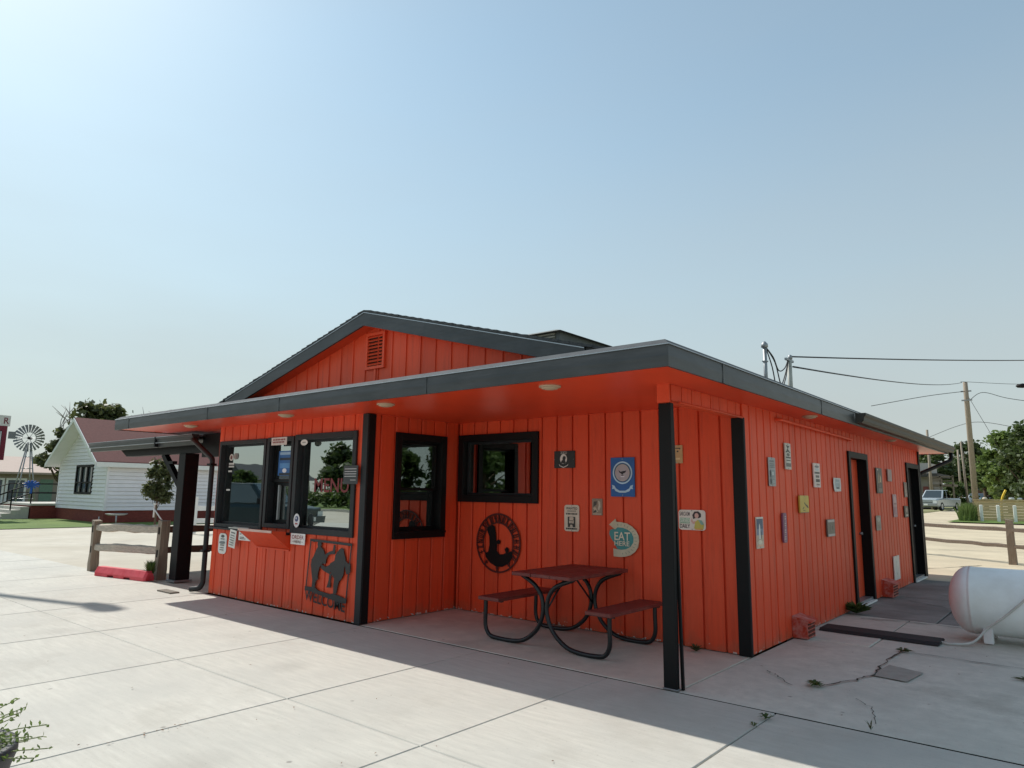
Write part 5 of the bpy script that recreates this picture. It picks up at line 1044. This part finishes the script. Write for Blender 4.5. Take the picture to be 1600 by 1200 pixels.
MB().fbox(HFR, HWIN[0] + .09, HWIN[1] - .09, HWIN[2] + .09, HWIN[3] - .09, -.03, -.02).build('pane', M('house_pane', s(96, 104, 108), .1, spec=.8), wn)
MB().fbox(HFR, -33.0, -32.5, 2.95, 3.45, .03, .06).build('gable_vent', HW, hs)
base(hs, (hm, 12, 0))
# porch and steps of the house
pp = thing('house_porch', 'brick porch with concrete steps and dark handrails beside the white house', 'porch')
MB().box(-41.0, -36.6, 5.85, 9.5, -.05, .62).build('brick_base', BRK, pp); MB().box(-41.05, -36.55, 5.8, 9.5, .625, .72).build('deck_slab', CONC, pp)
for i in range(4): MB().box(-40.6, -36.7, 5.8 - .36 * (i + 1), 5.8 - .36 * i - .002, -.05, .56 - .15 * i).build('step', CONC, pp)
def hrail(pts):
    q = MB()
    for h in (.5, .95): q.tube([(x, y, z + h) for x, y, z in pts], .028, 6)
    for x, y, z in pts: q.tube([(x, y, z), (x, y, z + .97)], .03, 6)
    q.build('handrail', BLACK, pp)
hrail([(-36.75, 4.3, .05), (-36.75, 5.05, .40), (-36.75, 5.85, .72), (-36.65, 6.9, .72)]); hrail([(-40.5, 4.3, .05), (-40.5, 5.85, .72), (-40.5, 9.3, .72)])
MB().box(-36.75, -36.6, 7.0, 7.15, .72, 2.55).build('porch_column', M('dark_column', s(96, 76, 68), .9), pp)
q = MB()
for k_ in range(12):
    a = k_ * math.pi / 6; q.bar((-36.55, 5.75, 1.62), (-36.53, 5.75 + .33 * math.cos(a), 1.62 + .2 * math.sin(a)), .10, .05)
q.bar((-36.55, 5.75, 1.2), (-36.55, 5.75, 1.6), .08, .08); q.build('blue_bow', M('blue_ribbon', s(40, 96, 190), .5), pp)
base(pp, (-38.7, 8, 0))
tree('dark green shrub at the left of the house steps', -38.0, 3.9, 0, .8, .55, 12, 2000, .10, LEAF_B, .04, .05, 41, name='shrub', cat='shrub')
# long tan building far left
lb = thing('long_tan_building', 'long low building with pale metal roof far behind the windmill', 'building')
BX, TW = -68.0, M('taupe_wall', s(150, 138, 126), .8, var=.06)
MB().box(BX - 12, BX, -2, 34, -.1, 2.75).build('wall', TW, lb)
MB().add([(BX + .7, -3, 2.72), (BX + .7, 35, 2.72), (BX - 6, 35, 4.25), (BX - 6, -3, 4.25), (BX + .7, -3, 2.55), (BX + .7, 35, 2.55), (BX - 12, 35, 2.55), (BX - 12, -3, 2.55)], [(0, 1, 2, 3), (0, 4, 5, 1), (3, 2, 6, 7), (4, 7, 6, 5), (0, 3, 7, 4), (1, 5, 6, 2)]).build('roof', M('pale_metal_roof', s(172, 152, 140), .8, var=.05, scale=2), lb)
LBF = lambda u_, v_, w_: (BX + w_, u_, v_)
for (a, c_, z0, z1, mt_) in ((11.2, 12.6, .1, 2.2, WHITE), (12.7, 14.2, .1, 2.2, WHITE)):
    d_ = MB().ring(LBF, a, c_, z0, z1, .16, .002, .06).build('glazed_door', mt_, lb); MB().fbox(LBF, a + .16, c_ - .16, z0 + .16, z1 - .16, .003, .02).build('pane', M('far_pane', s(70, 84, 96), .1), d_)
MB().fbox(LBF, 15.2, 16.2, .1, 2.15, .002, .05).build('green_door', flat(110, 140, 122), lb)
for y in (18.4,): MB().fbox(LBF, y, y + .15, 0, 2.6, .002, .1).build('downspout', WHITE, lb)
base(lb, (BX - 6, 15, 0))
# decorative windmill
wm = thing('windmill', 'galvanised farm windmill with round fan beside the white house', 'windmill')
hx, hy, hz = -46.6, 8.2, 4.42
for sx, sy in ((-1, -1), (1, -1), (1, 1), (-1, 1)): MB().tube([(hx + sx * .55, hy + sy * .55, 0), (hx + sx * .07, hy + sy * .07, hz - .25)], .035, 5).build('tower_leg', GALV, wm)
for z in (.8, 1.7, 2.6, 3.3):
    a = .55 - .48 * z / (hz - .25); q = MB(); cc = [(hx + i * a, hy + j * a, z) for i, j in ((-1, -1), (1, -1), (1, 1), (-1, 1))]
    for i in range(4): q.tube([cc[i], cc[(i + 1) % 4]], .018, 4)
    q.build('tower_brace', GALV, wm)
n0 = (Vector((CAM.x, CAM.y, 0)) - Vector((hx, hy, 0))).normalized(); n0 = (n0 + Vector((0.1, -.35, 0))).normalized(); ta = Vector((-n0.y, n0.x, 0)); hub = Vector((hx, hy, hz)) + n0 * .2
FANM = M('fan_blade_metal', s(120, 122, 124), .6, var=.1, metal=.2)
for k_ in range(24):
    a = k_ * math.pi / 12; e = ta * math.cos(a) + Vector((0, 0, 1)) * math.sin(a); f = -ta * math.sin(a) + Vector((0, 0, 1)) * math.cos(a)
    tw = f * .8 + n0 * .55; tw.normalize(); p_ = [hub + e * .34 - tw * .03, hub + e * .34 + tw * .03, hub + e * .82 + tw * .085, hub + e * .82 - tw * .085]
    MB().add(p_ + [x + n0 * .008 for x in p_], [(0, 1, 2, 3), (7, 6, 5, 4), (0, 4, 5, 1), (1, 5, 6, 2), (2, 6, 7, 3), (3, 7, 4, 0)]).build('blade', FANM, wm)
q = MB()
for r_ in (.38, .65): q.tube([hub + (ta * math.cos(i * math.pi / 12) + Vector((0, 0, 1)) * math.sin(i * math.pi / 12)) * r_ - n0 * .02 for i in range(25)], .014, 4)
for k_ in range(6):
    a = k_ * math.pi / 3; q.tube([hub, hub + (ta * math.cos(a) + Vector((0, 0, 1)) * math.sin(a)) * .65], .014, 4)
q.build('fan_rim', GALV, wm); MB().tube([hub + n0 * .08, hub - n0 * .4], .08, 8).build('gearbox', BLACK, wm)
base(wm, (hx, hy, 0))
# pylon sign on the left edge
py = thing('pylon_sign', 'maroon framed roadside sign with white header ending in the letter R', 'sign')
sx, sy = -36.8, 4.62
MRN = flat(120, 26, 48)
PYF = lambda u_, v_, w_: (sx + .35 * (u_ - 3) * .0 + .6 * w_ + (u_ - 3) * -.12, sy + (u_ - 3) * .9, v_)
MB().fbox(PYF, 0.2, 3.0, 4.36, 4.86, -.15, .15).build('header_panel', flat(222, 220, 216), py)
MB().ring(PYF, 0.2, 2.9, 2.75, 4.355, .22, -.15, .15).build('frame', MRN, py); MB().fbox(PYF, .43, 2.67, 2.98, 4.13, -.1, .1).build('screen', M('dark_screen', s(26, 24, 36), .2), py)
MB().fbox(PYF, 2.6, 2.66, 3.0, 4.1, .101, .12).build('screen_edge', flat(210, 214, 220), py)
vs, fs = text_mesh('R'); MB().add([PYF(2.70 + .24 * a, 4.46 + .3 * b_, .155) for a, b_ in vs], fs).build('lettering', MRN, py, fix=False)
for u_ in (.6, 2.4): MB().fbox(PYF, u_, u_ + .2, 0, 2.745, -.1, .1).build('post', GALV, py)
MB().fbox(PYF, 3.0, 3.34, 3.78, 4.12, -.05, .05).build('side_panel', flat(128, 132, 134), py)
base(py, (sx, sy - 1.2, 0))
# little white fence and pipe near the house
wf = thing('white_rail_fence', 'short white rail fence seen between canopy post and downspout', 'fence')
MB().box(-21.3, -21.16, 6.3, 6.44, 0, 1.25).build('post', WHITE, wf)
for z in (.35, .78): MB().box(-21.27, -21.19, 6.45, 9.2, z, z + .16).build('rail', WHITE, wf)
base(wf, (-21.2, 6.4, 0))
wp = thing('white_pipe_bracket', 'thin white pipe bracket slanting from the fence post by the canopy', 'pipe')
MB().tube([(-10.04, .2, 1.03), (-10.04, .2, 1.27)], .017, 6).build('upright', WHITE, wp); MB().tube([(-10.03, .2, 1.17), (-9.78, .26, .955)], .012, 6).build('arm', WHITE, wp); MB().box(-10.06, -9.96, .18, .22, 1.255, 1.275).build('cap', WHITE, wp)
base(wp, (-9.78, .26, .95))
fd = thing('metal_fire_ring', 'small dark metal stand beside the corner of the white house', 'stand')
MB().lathe([(.3, 0), (.42, .06), (.40, .07)], (-27.9, 6.4, .42), n=16).build('pan', GALV, fd); MB().tube([(-27.9, 6.4, 0), (-27.9, 6.4, .44)], .03, 6).build('stem', GALV, fd); MB().tube([(-28.3, 5.9, 0), (-28.3, 5.9, .36)], .02, 5).build('side_stem', GALV, fd); base(fd, (-27.9, 6.4, 0))

# ------------------------------------------------------------------ vehicles
TYRE = M('tyre_rubber', s(30, 30, 31), .85, var=.1); RIM = M('wheel_rim', s(170, 172, 175), .3, metal=.7, var=.05); HEADL = M('headlight_lens', s(220, 226, 228), .1); TAILL = M('tail_lens', s(190, 60, 50), .2)
def vehicle(name, label, cat, loc, rz, paint, L, Wd, bodyst, cabst, wheels, wr_, ch=(.10, .35), front_extra=True, bed=None):
    """length along +x; stations (x, zlow, zhigh, halfwidth)"""
    t = thing(name, label, cat); Mx = Matrix.Translation(Vector(loc)) @ Matrix.Rotation(rz, 4, 'Z')
    def loft(st, top=1.0, chz=.12):
        b = MB(); vs = []
        for (x, zl_, zh, hw) in st:
            c1 = min(chz, (zh - zl_) * .3); ht = hw * top
            for y, z in ((-hw * .94, zl_), (-hw, zl_ + c1), (-hw * (.5 + .5 * top), zh - c1), (-ht * .93, zh), (ht * .93, zh), (hw * (.5 + .5 * top), zh - c1), (hw, zl_ + c1), (hw * .94, zl_)): vs.append((x, y, z))
        n_ = len(st); b.add(vs, [(8 * k_ + i, 8 * k_ + (i + 1) % 8, 8 * k_ + 8 + (i + 1) % 8, 8 * k_ + 8 + i) for k_ in range(n_ - 1) for i in range(8)] + [tuple(range(8))[::-1], tuple(range(8 * n_ - 8, 8 * n_))])
        return b
    def put(b, nm, mt_, par=None, fix=True):
        b.v = [tuple(Mx @ Vector(v)) for v in b.v]; return b.build(nm, mt_, par or t, fix)
    bd = put(loft(bodyst), 'body', paint); bevel(bd, .04, 2)
    # cab: stations bottom (x0,x1) to top (x0,x1)
    xb0, xt0, xt1, xb1, zb, zt, hwb, hwt = cabst
    q = MB(); q.add([(xb0, -hwb, zb), (xb1, -hwb, zb), (xb1, hwb, zb), (xb0, hwb, zb), (xt0, -hwt, zt), (xt1, -hwt, zt), (xt1, hwt, zt), (xt0, hwt, zt)], [(3, 2, 1, 0), (4, 5, 6, 7), (0, 1, 5, 4), (1, 2, 6, 5), (2, 3, 7, 6), (3, 0, 4, 7)])
    cb = put(q, 'cab', paint); bevel(cb, .05, 2)
    def pane(nm, A, B, C_, D, off):
        A, B, C_, D = map(Vector, (A, B, C_, D)); cc = (A + B + C_ + D) / 4; n_ = (B - A).cross(D - A).normalized() * off
        P = [cc + (p_ - cc) * .86 + n_ for p_ in (A, B, C_, D)]; q = MB().add(P + [p_ - n_ * 1.5 for p_ in P], [(0, 1, 2, 3), (7, 6, 5, 4), (0, 4, 5, 1), (1, 5, 6, 2), (2, 6, 7, 3), (3, 7, 4, 0)]); put(q, nm, CARGLASS)
    pane('windscreen', (xb0, hwb, zb), (xb0, -hwb, zb), (xt0, -hwt, zt), (xt0, hwt, zt), .012)
    pane('rear_window', (xb1, -hwb, zb), (xb1, hwb, zb), (xt1, hwt, zt), (xt1, -hwt, zt), .012)
    for sg in (-1, 1):
        f = .47
        for u0_, u1_ in ((.02, f), (f + .03, .98)):
            P = lambda u_, top: (xb0 + (xb1 - xb0) * u_, sg * hwb, zb) if not top else (xt0 + (xt1 - xt0) * u_, sg * hwt, zt)
            A, B, C_, D = P(u0_, 0), P(u1_, 0), P(u1_, 1), P(u0_, 1)
            if sg > 0: A, B, C_, D = B, A, D, C_
            pane('side_window', A, B, C_, D, .012)
    for x in wheels:
        for sg in (-1, 1):
            y = sg * (Wd / 2 - .11)
            wv = put(MB().lathe([(wr_ * .62, -.11), (wr_ * .95, -.11), (wr_, -.07), (wr_, .07), (wr_ * .95, .11), (wr_ * .62, .11)], (x, y, wr_), 'y', 20), 'wheel', TYRE)
            put(MB().lathe([(.001, sg * .09), (wr_ * .3, sg * .095), (wr_ * .6, sg * .07), (wr_ * .63, sg * .105)], (x, y, wr_), 'y', 20), 'rim', RIM, wv)
    x0 = bodyst[0][0]; hw0 = bodyst[0][3]; zl0, zh0 = bodyst[0][1], bodyst[0][2]
    put(MB().box(x0 - .10, x0 + .05, -hw0, hw0, zl0 + .02, zl0 + .22), 'front_bumper', GALV if front_extra else paint)
    put(MB().box(x0 - .03, x0 + .02, -hw0 * .6, hw0 * .6, zl0 + .30, zh0 - .13), 'grille', M('grille_dark', s(40, 42, 44), .4))
    put(MB().box(x0 - .04, x0 + .0, -hw0 * .6, hw0 * .6, (zl0 + zh0) / 2 + .06, (zl0 + zh0) / 2 + .13), 'grille_bar', paint)
    put(MB().box(x0 - .115, x0 - .102, -.16, .16, zl0 + .06, zl0 + .2), 'number_plate', WHITE)
    for sg in (-1, 1):
        a, c_ = sorted((sg * hw0 * .62, sg * hw0 * .97)); put(MB().box(x0 - .035, x0 + .03, a, c_, zh0 - .36, zh0 - .12), 'headlight', HEADL)
        xe = bodyst[-1][0]; put(MB().box(xe - .03, xe + .03, *sorted((sg * hw0 * .8, sg * hw0 * .98)), bodyst[-1][2] - .45, bodyst[-1][2] - .15), 'tail_light', TAILL)
        put(MB().box(xb0 + .12, xb0 + .27, *sorted((sg * (hwb + .02), sg * (hwb + .2))), zb + .02, zb + .2), 'wing_mirror', BLACK)
    xe = bodyst[-1][0]; put(MB().box(xe, xe + .1, -hw0, hw0, bodyst[-1][1] + .05, bodyst[-1][1] + .25), 'rear_bumper', GALV if front_extra else paint)
    put(MB().box(xe + .101, xe + .112, -.2, .2, bodyst[-1][1] + .1, bodyst[-1][1] + .22), 'number_plate', WHITE)
    if bed: put(MB().box(bed[0], bed[1], -bed[2], bed[2], bed[3], bed[3] + .01), 'truck_bed', BLACK)
    t.matrix_world = Matrix.Identity(4); return base(t, loc)
SILVER = M('silver_car_paint', s(186, 194, 198), .25, var=.03, metal=.4)
vehicle('pickup_truck', 'silver pickup truck facing the camera behind the far corner', 'pickup truck', (-8.75, 66.6, gz(0, 68) - .03), R(79), SILVER, 5.6, 1.95,
        [(0, .42, 1.02, .90), (.25, .34, 1.08, .96), (1.5, .34, 1.14, .97), (3.4, .34, 1.12, .97), (5.5, .36, 1.12, .96), (5.6, .42, 1.08, .94)],
        (1.35, 2.05, 3.2, 3.45, 1.10, 1.85, .90, .74), (.95, 4.45), .39, bed=(3.6, 5.5, .8, 1.118))
CARW = M('white_car_paint', s(214, 218, 222), .25, var=.03); CARB = M('blue_grey_car_paint', s(120, 138, 150), .25, var=.03, metal=.3)
hst = [(0, .40, .78, .76), (.3, .26, .86, .86), (1.2, .24, .96, .88), (3.6, .24, .98, .88), (4.1, .3, .95, .84), (4.2, .42, .9, .8)]
vehicle('parked_car', 'white hatchback parked far behind the pickup truck', 'car', (-10.6, 100.5, gz(0, 101)), R(70), CARW, 4.2, 1.76, hst, (1.05, 1.75, 3.3, 4.0, .92, 1.46, .80, .62), (.75, 3.4), .31, front_extra=False)
vehicle('parked_car', 'blue grey car parked far off beside the utility pole', 'car', (-8.7, 101.5, gz(0, 102)), R(70), CARB, 4.2, 1.76, hst, (1.05, 1.75, 3.3, 4.0, .92, 1.46, .80, .62), (.75, 3.4), .31, front_extra=False)
vehicle('parked_suv', 'dark teal SUV parked on the plaza and mirrored in the left window', 'SUV', (-17.2, -8.2, 0), R(150), M('teal_car_paint', s(20, 46, 52), .3, var=.03), 4.7, 1.9,
        [(0, .45, .95, .84), (.3, .32, 1.0, .92), (1.3, .3, 1.08, .94), (4.3, .32, 1.1, .94), (4.7, .42, 1.06, .9)], (1.1, 1.75, 4.2, 4.65, 1.06, 1.75, .88, .72), (.9, 3.75), .36, front_extra=False)

# ------------------------------------------------------------------ right background: board fence, bollards, poles, sheds
FB = M('tan_fence_board', s(210, 182, 140), .8, var=.14, scale=2, stretch=(1, 1, 8), rnd=.08)
bf = thing('board_fence', 'tan horizontal board fence behind the three white bollards', 'fence')
for i in range(7): MB().box(-2.75, 9, 45.0, 45.05, gz(0, 45) + .04 + i * .165, gz(0, 45) + .192 + i * .165).build('fence_board', FB, bf)
MB().box(-2.8, 9, 44.92, 45.12, gz(0, 45) + 1.2, gz(0, 45) + 1.26).build('cap_board', FB, bf)
for x in (-2.7, -.3, 2.1, 4.5): MB().box(x, x + .1, 45.06, 45.16, gz(0, 45), gz(0, 45) + 1.19).build('fence_post', FB, bf)
base(bf, (3, 45, gz(0, 45)))
for i, x in enumerate((-2.26, -1.45, -.67)):
    tag(bevel(MB().box(x - .08, x + .08, 43.3, 43.46, gz(0, 43) - .02, gz(0, 43) + .96).build('white_bollard', WHITE), .02), ('leftmost', 'middle', 'rightmost')[i] + ' of three white bollards before the tan board fence', 'bollard', 'white bollards')
yb = thing('yellow_pipe', 'yellow bent pipe sticking up behind the board fence', 'pipe')
MB().tube(smooth_path([(-1.55, 46.5, .3), (-1.5, 46.5, 1.45), (-1.25, 46.5, 2.1)], 4), .06, 8).build('pipe', flat(226, 190, 50), yb); base(yb, (-1.5, 46.5, .28))
for x, c_, sc in ((-2.2, (206, 196, 180), .12), (-.9, (220, 220, 216), .14), (-.5, (220, 218, 214), .12), (-.15, (40, 40, 42), .16)):
    zz = gz(0, 45) + 1.262
    tag(MB().lathe([(.001, 0), (sc, 0), (sc * 1.1, sc * .4), (sc * .8, sc * .9), (.001, sc)], (x, 45.02, zz), n=12).build('small_bundle', flat(*c_)), {(-2.2): 'cream small bundle resting at left end on the board fence cap', (-.9): 'first white bundle on the board fence cap', (-.5): 'second white bundle on the board fence cap', (-.15): 'black bundle on the board fence cap'}[x], 'bundle')
up = thing('utility_pole', 'tall leaning wooden utility pole behind the gravel lot', 'utility pole')
MB().tube([(-2.74, 45.68, .1), (-2.6, 44.4, 7.2), (-2.57, 44.14, 8.55)], [.17, .14, .12], 12).build('pole', POLE, up)
for z in (8.0, 7.45): MB().bar((-2.85, 44.25, z), (-2.3, 44.25, z), .06, .08).build('insulator_arm', GALV, up)
base(up, (-2.74, 45.68, .1))
sp2 = thing('street_lamp', 'slim street lamp with short arm behind the utility pole', 'street lamp')
MB().tube([(-7.72, 84.9, .6), (-7.74, 83.6, 7.66)], [.13, .09], 8).build('pole', POLE, sp2); MB().tube([(-7.74, 83.6, 7.6), (-7.15, 84, 7.66)], .04, 6).build('arm', GALV, sp2); MB().box(-7.2, -6.85, 83.9, 84.1, 7.58, 7.68).build('lamp_head', GALV, sp2); base(sp2, (-7.72, 84.9, .6))
for nm, x, y, h in (('utility pole rising behind the far end of the gutter', -9.7, 76, 8.4), ('distant utility pole seen between the deck and the street lamp', -9.9, 98, 7.6)):
    t = thing('utility_pole', nm, 'utility pole'); MB().tube([(x, y, .5), (x + .12, y - .6, h)], [.15, .11], 8).build('pole', POLE, t); MB().bar((x - .5, y - .5, h - .9), (x + .7, y - .5, h - .9), .07, .1).build('cross_arm', POLE, t); base(t, (x, y, .5))
def sagline(a, b, sg):
    a = Vector(a); b = Vector(b); return [tuple(a.lerp(b, t_) - Vector((0, 0, sg * 4 * t_ * (1 - t_)))) for t_ in (0, .08, .2, .35, .5, .65, .8, .92, 1)]
def wire(label, pts, r=.018): tag(MB().tube(smooth_path(pts, 8), r, 5).build('overhead_wire', WIRE), label, 'wire')
wire('thick overhead wire running right from the roof bracket post', sagline((-.3, 4.5, 3.49), (4.9, 28.3, 6.78), .12), .011)
wire('thinner overhead wire from the roof to the tall utility pole', sagline((-.3, 4.6, 3.36), (-2.57, 44.1, 8.56), .22) + [(-.4, 46.2, 8.5), (1.6, 48.2, 8.6)], .013)
wire('wire descending left from the top of the utility pole', [(-2.6, 44.2, 8.0), (-4.2, 41.0, 7.45), (-6.3, 37.0, 6.6)], .018)
wire('wire leaving the utility pole toward the right edge', [(-2.45, 44.3, 7.45), (-1.8, 45, 7.95), (-.6, 46, 7.6), (1.57, 47.8, 7.25)], .018)
wire('thin guy wire slanting down from the utility pole to the trees', [(-2.5, 44.3, 7.7), (-1.7, 45.5, 5.6), (-1.2, 46.4, 4.2)], .012)
wire('lower wire crossing behind the utility pole', [(-9.6, 75.6, 7.6), (-6, 68, 8.0), (-3.6, 62, 7.7), (-.4, 58, 6.6)], .022)
lp = thing('cobra_lamp_head', 'dark lamp head entering at the right edge of the sky', 'lamp head')
MB().tube(smooth_path([(1.60, 19.35, 4.80), (1.9, 19.6, 4.84), (2.6, 20.2, 4.7), (2.9, 20.5, 4.2), (2.95, 20.5, .05)], 6), .05, 8).build('pole', GALV, lp)
MB().lathe([(.001, -.17), (.05, -.13), (.07, 0), (.05, .1), (.001, .13)], (1.52, 19.3, 4.80), 'x', 10).build('head', BLACK, lp); base(lp, (2.95, 20.5, 0.04))
# deck building at far right
db = thing('deck_building', 'grey two level building with wooden deck and stair behind the pickup', 'building')
z0 = gz(0, 78)
MB().box(-16, -10.1, 79, 86, z0, z0 + 3.2).build('wall', M('grey_block_wall', s(138, 134, 126), .9, var=.08), db); MB().box(-16.4, -9.4, 78.2, 86.4, z0 + 3.2, z0 + 3.55).build('roof', M('dark_roof', s(72, 70, 68), .9), db)
MB().box(-13, -10.4, 80, 85, z0 + 3.55, z0 + 4.7).build('upper_wall', M('pale_block_wall', s(180, 176, 170), .9), db)
DKW = M('deck_wood', s(120, 110, 96), .9, var=.15)
MB().box(-10.1, -7.9, 77, 80, z0 + 2.2, z0 + 2.4).build('deck', DKW, db)
for x in (-10.0, -9.1, -8.0): MB().box(x, x + .14, 77, 77.14, z0, z0 + 3.3).build('deck_post', DKW, db)
MB().box(-10.1, -7.9, 77, 77.08, z0 + 3.1, z0 + 3.22).build('deck_rail', DKW, db); MB().box(-10.1, -7.9, 77, 77.08, z0 + 2.7, z0 + 2.78).build('deck_rail', DKW, db)
MB().bar((-9.9, 76.9, z0 + 2.2), (-8.5, 76.9, z0 + .5), .1, .2).build('stair_brace', DKW, db)
for x in (-11.6, -10.9): MB().box(x, x + .5, 78.9, 78.99, z0 + .1, z0 + 2.2).build('red_door', flat(120, 62, 56), db)
base(db, (-12, 82, z0))
bf2 = thing('brown_plank_fence', 'low brown plank fence behind the far parked cars', 'fence')
for i in range(16): MB().box(-12.6 + i * .36, -12.6 + i * .36 + .34, 108, 108.06, .8, 2.7 + (i % 2) * .03).build('plank', M('brown_plank', s(110, 74, 58), .9, rnd=.08), bf2)
base(bf2, (-10, 108, .8))
sh2 = thing('white_gabled_shed', 'distant white roofed shed behind the utility pole', 'shed')
MB().box(-9.6, -6.0, 112, 116, .85, 3.4).build('wall', HW, sh2); MB().prism([(-10, 3.4), (-5.6, 3.4), (-7.8, 4.3)], lambda u_, v_, w_: (u_, w_, v_), 111.8, 116.2).build('roof', flat(200, 200, 196), sh2); base(sh2, (-7.8, 114, .85))
# lamp beside the plaza, outside the frame: casts the long shadow at left
pl2 = thing('plaza_lamp', 'street lamp left of the frame whose shadow falls on the plaza', 'street lamp')
HXY = Vector((-18.95, -1.34)); PXY = Vector((-20.9, -2.0))
MB().tube(rounded([(PXY.x, PXY.y, 0), (PXY.x, PXY.y, 11.7), (HXY.x - .3, HXY.y - .1, 12.0), (HXY.x, HXY.y, 12.0)], .5), [.09] * 14, 8).build('pole', GALV, pl2)
MB().lathe([(.001, -.55), (.12, -.45), (.2, -.1), (.19, .25), (.001, .45)], (HXY.x + .1, HXY.y, 12.0), 'x', 12).build('lamp_head', GALV, pl2); base(pl2, (PXY.x, PXY.y, 0))
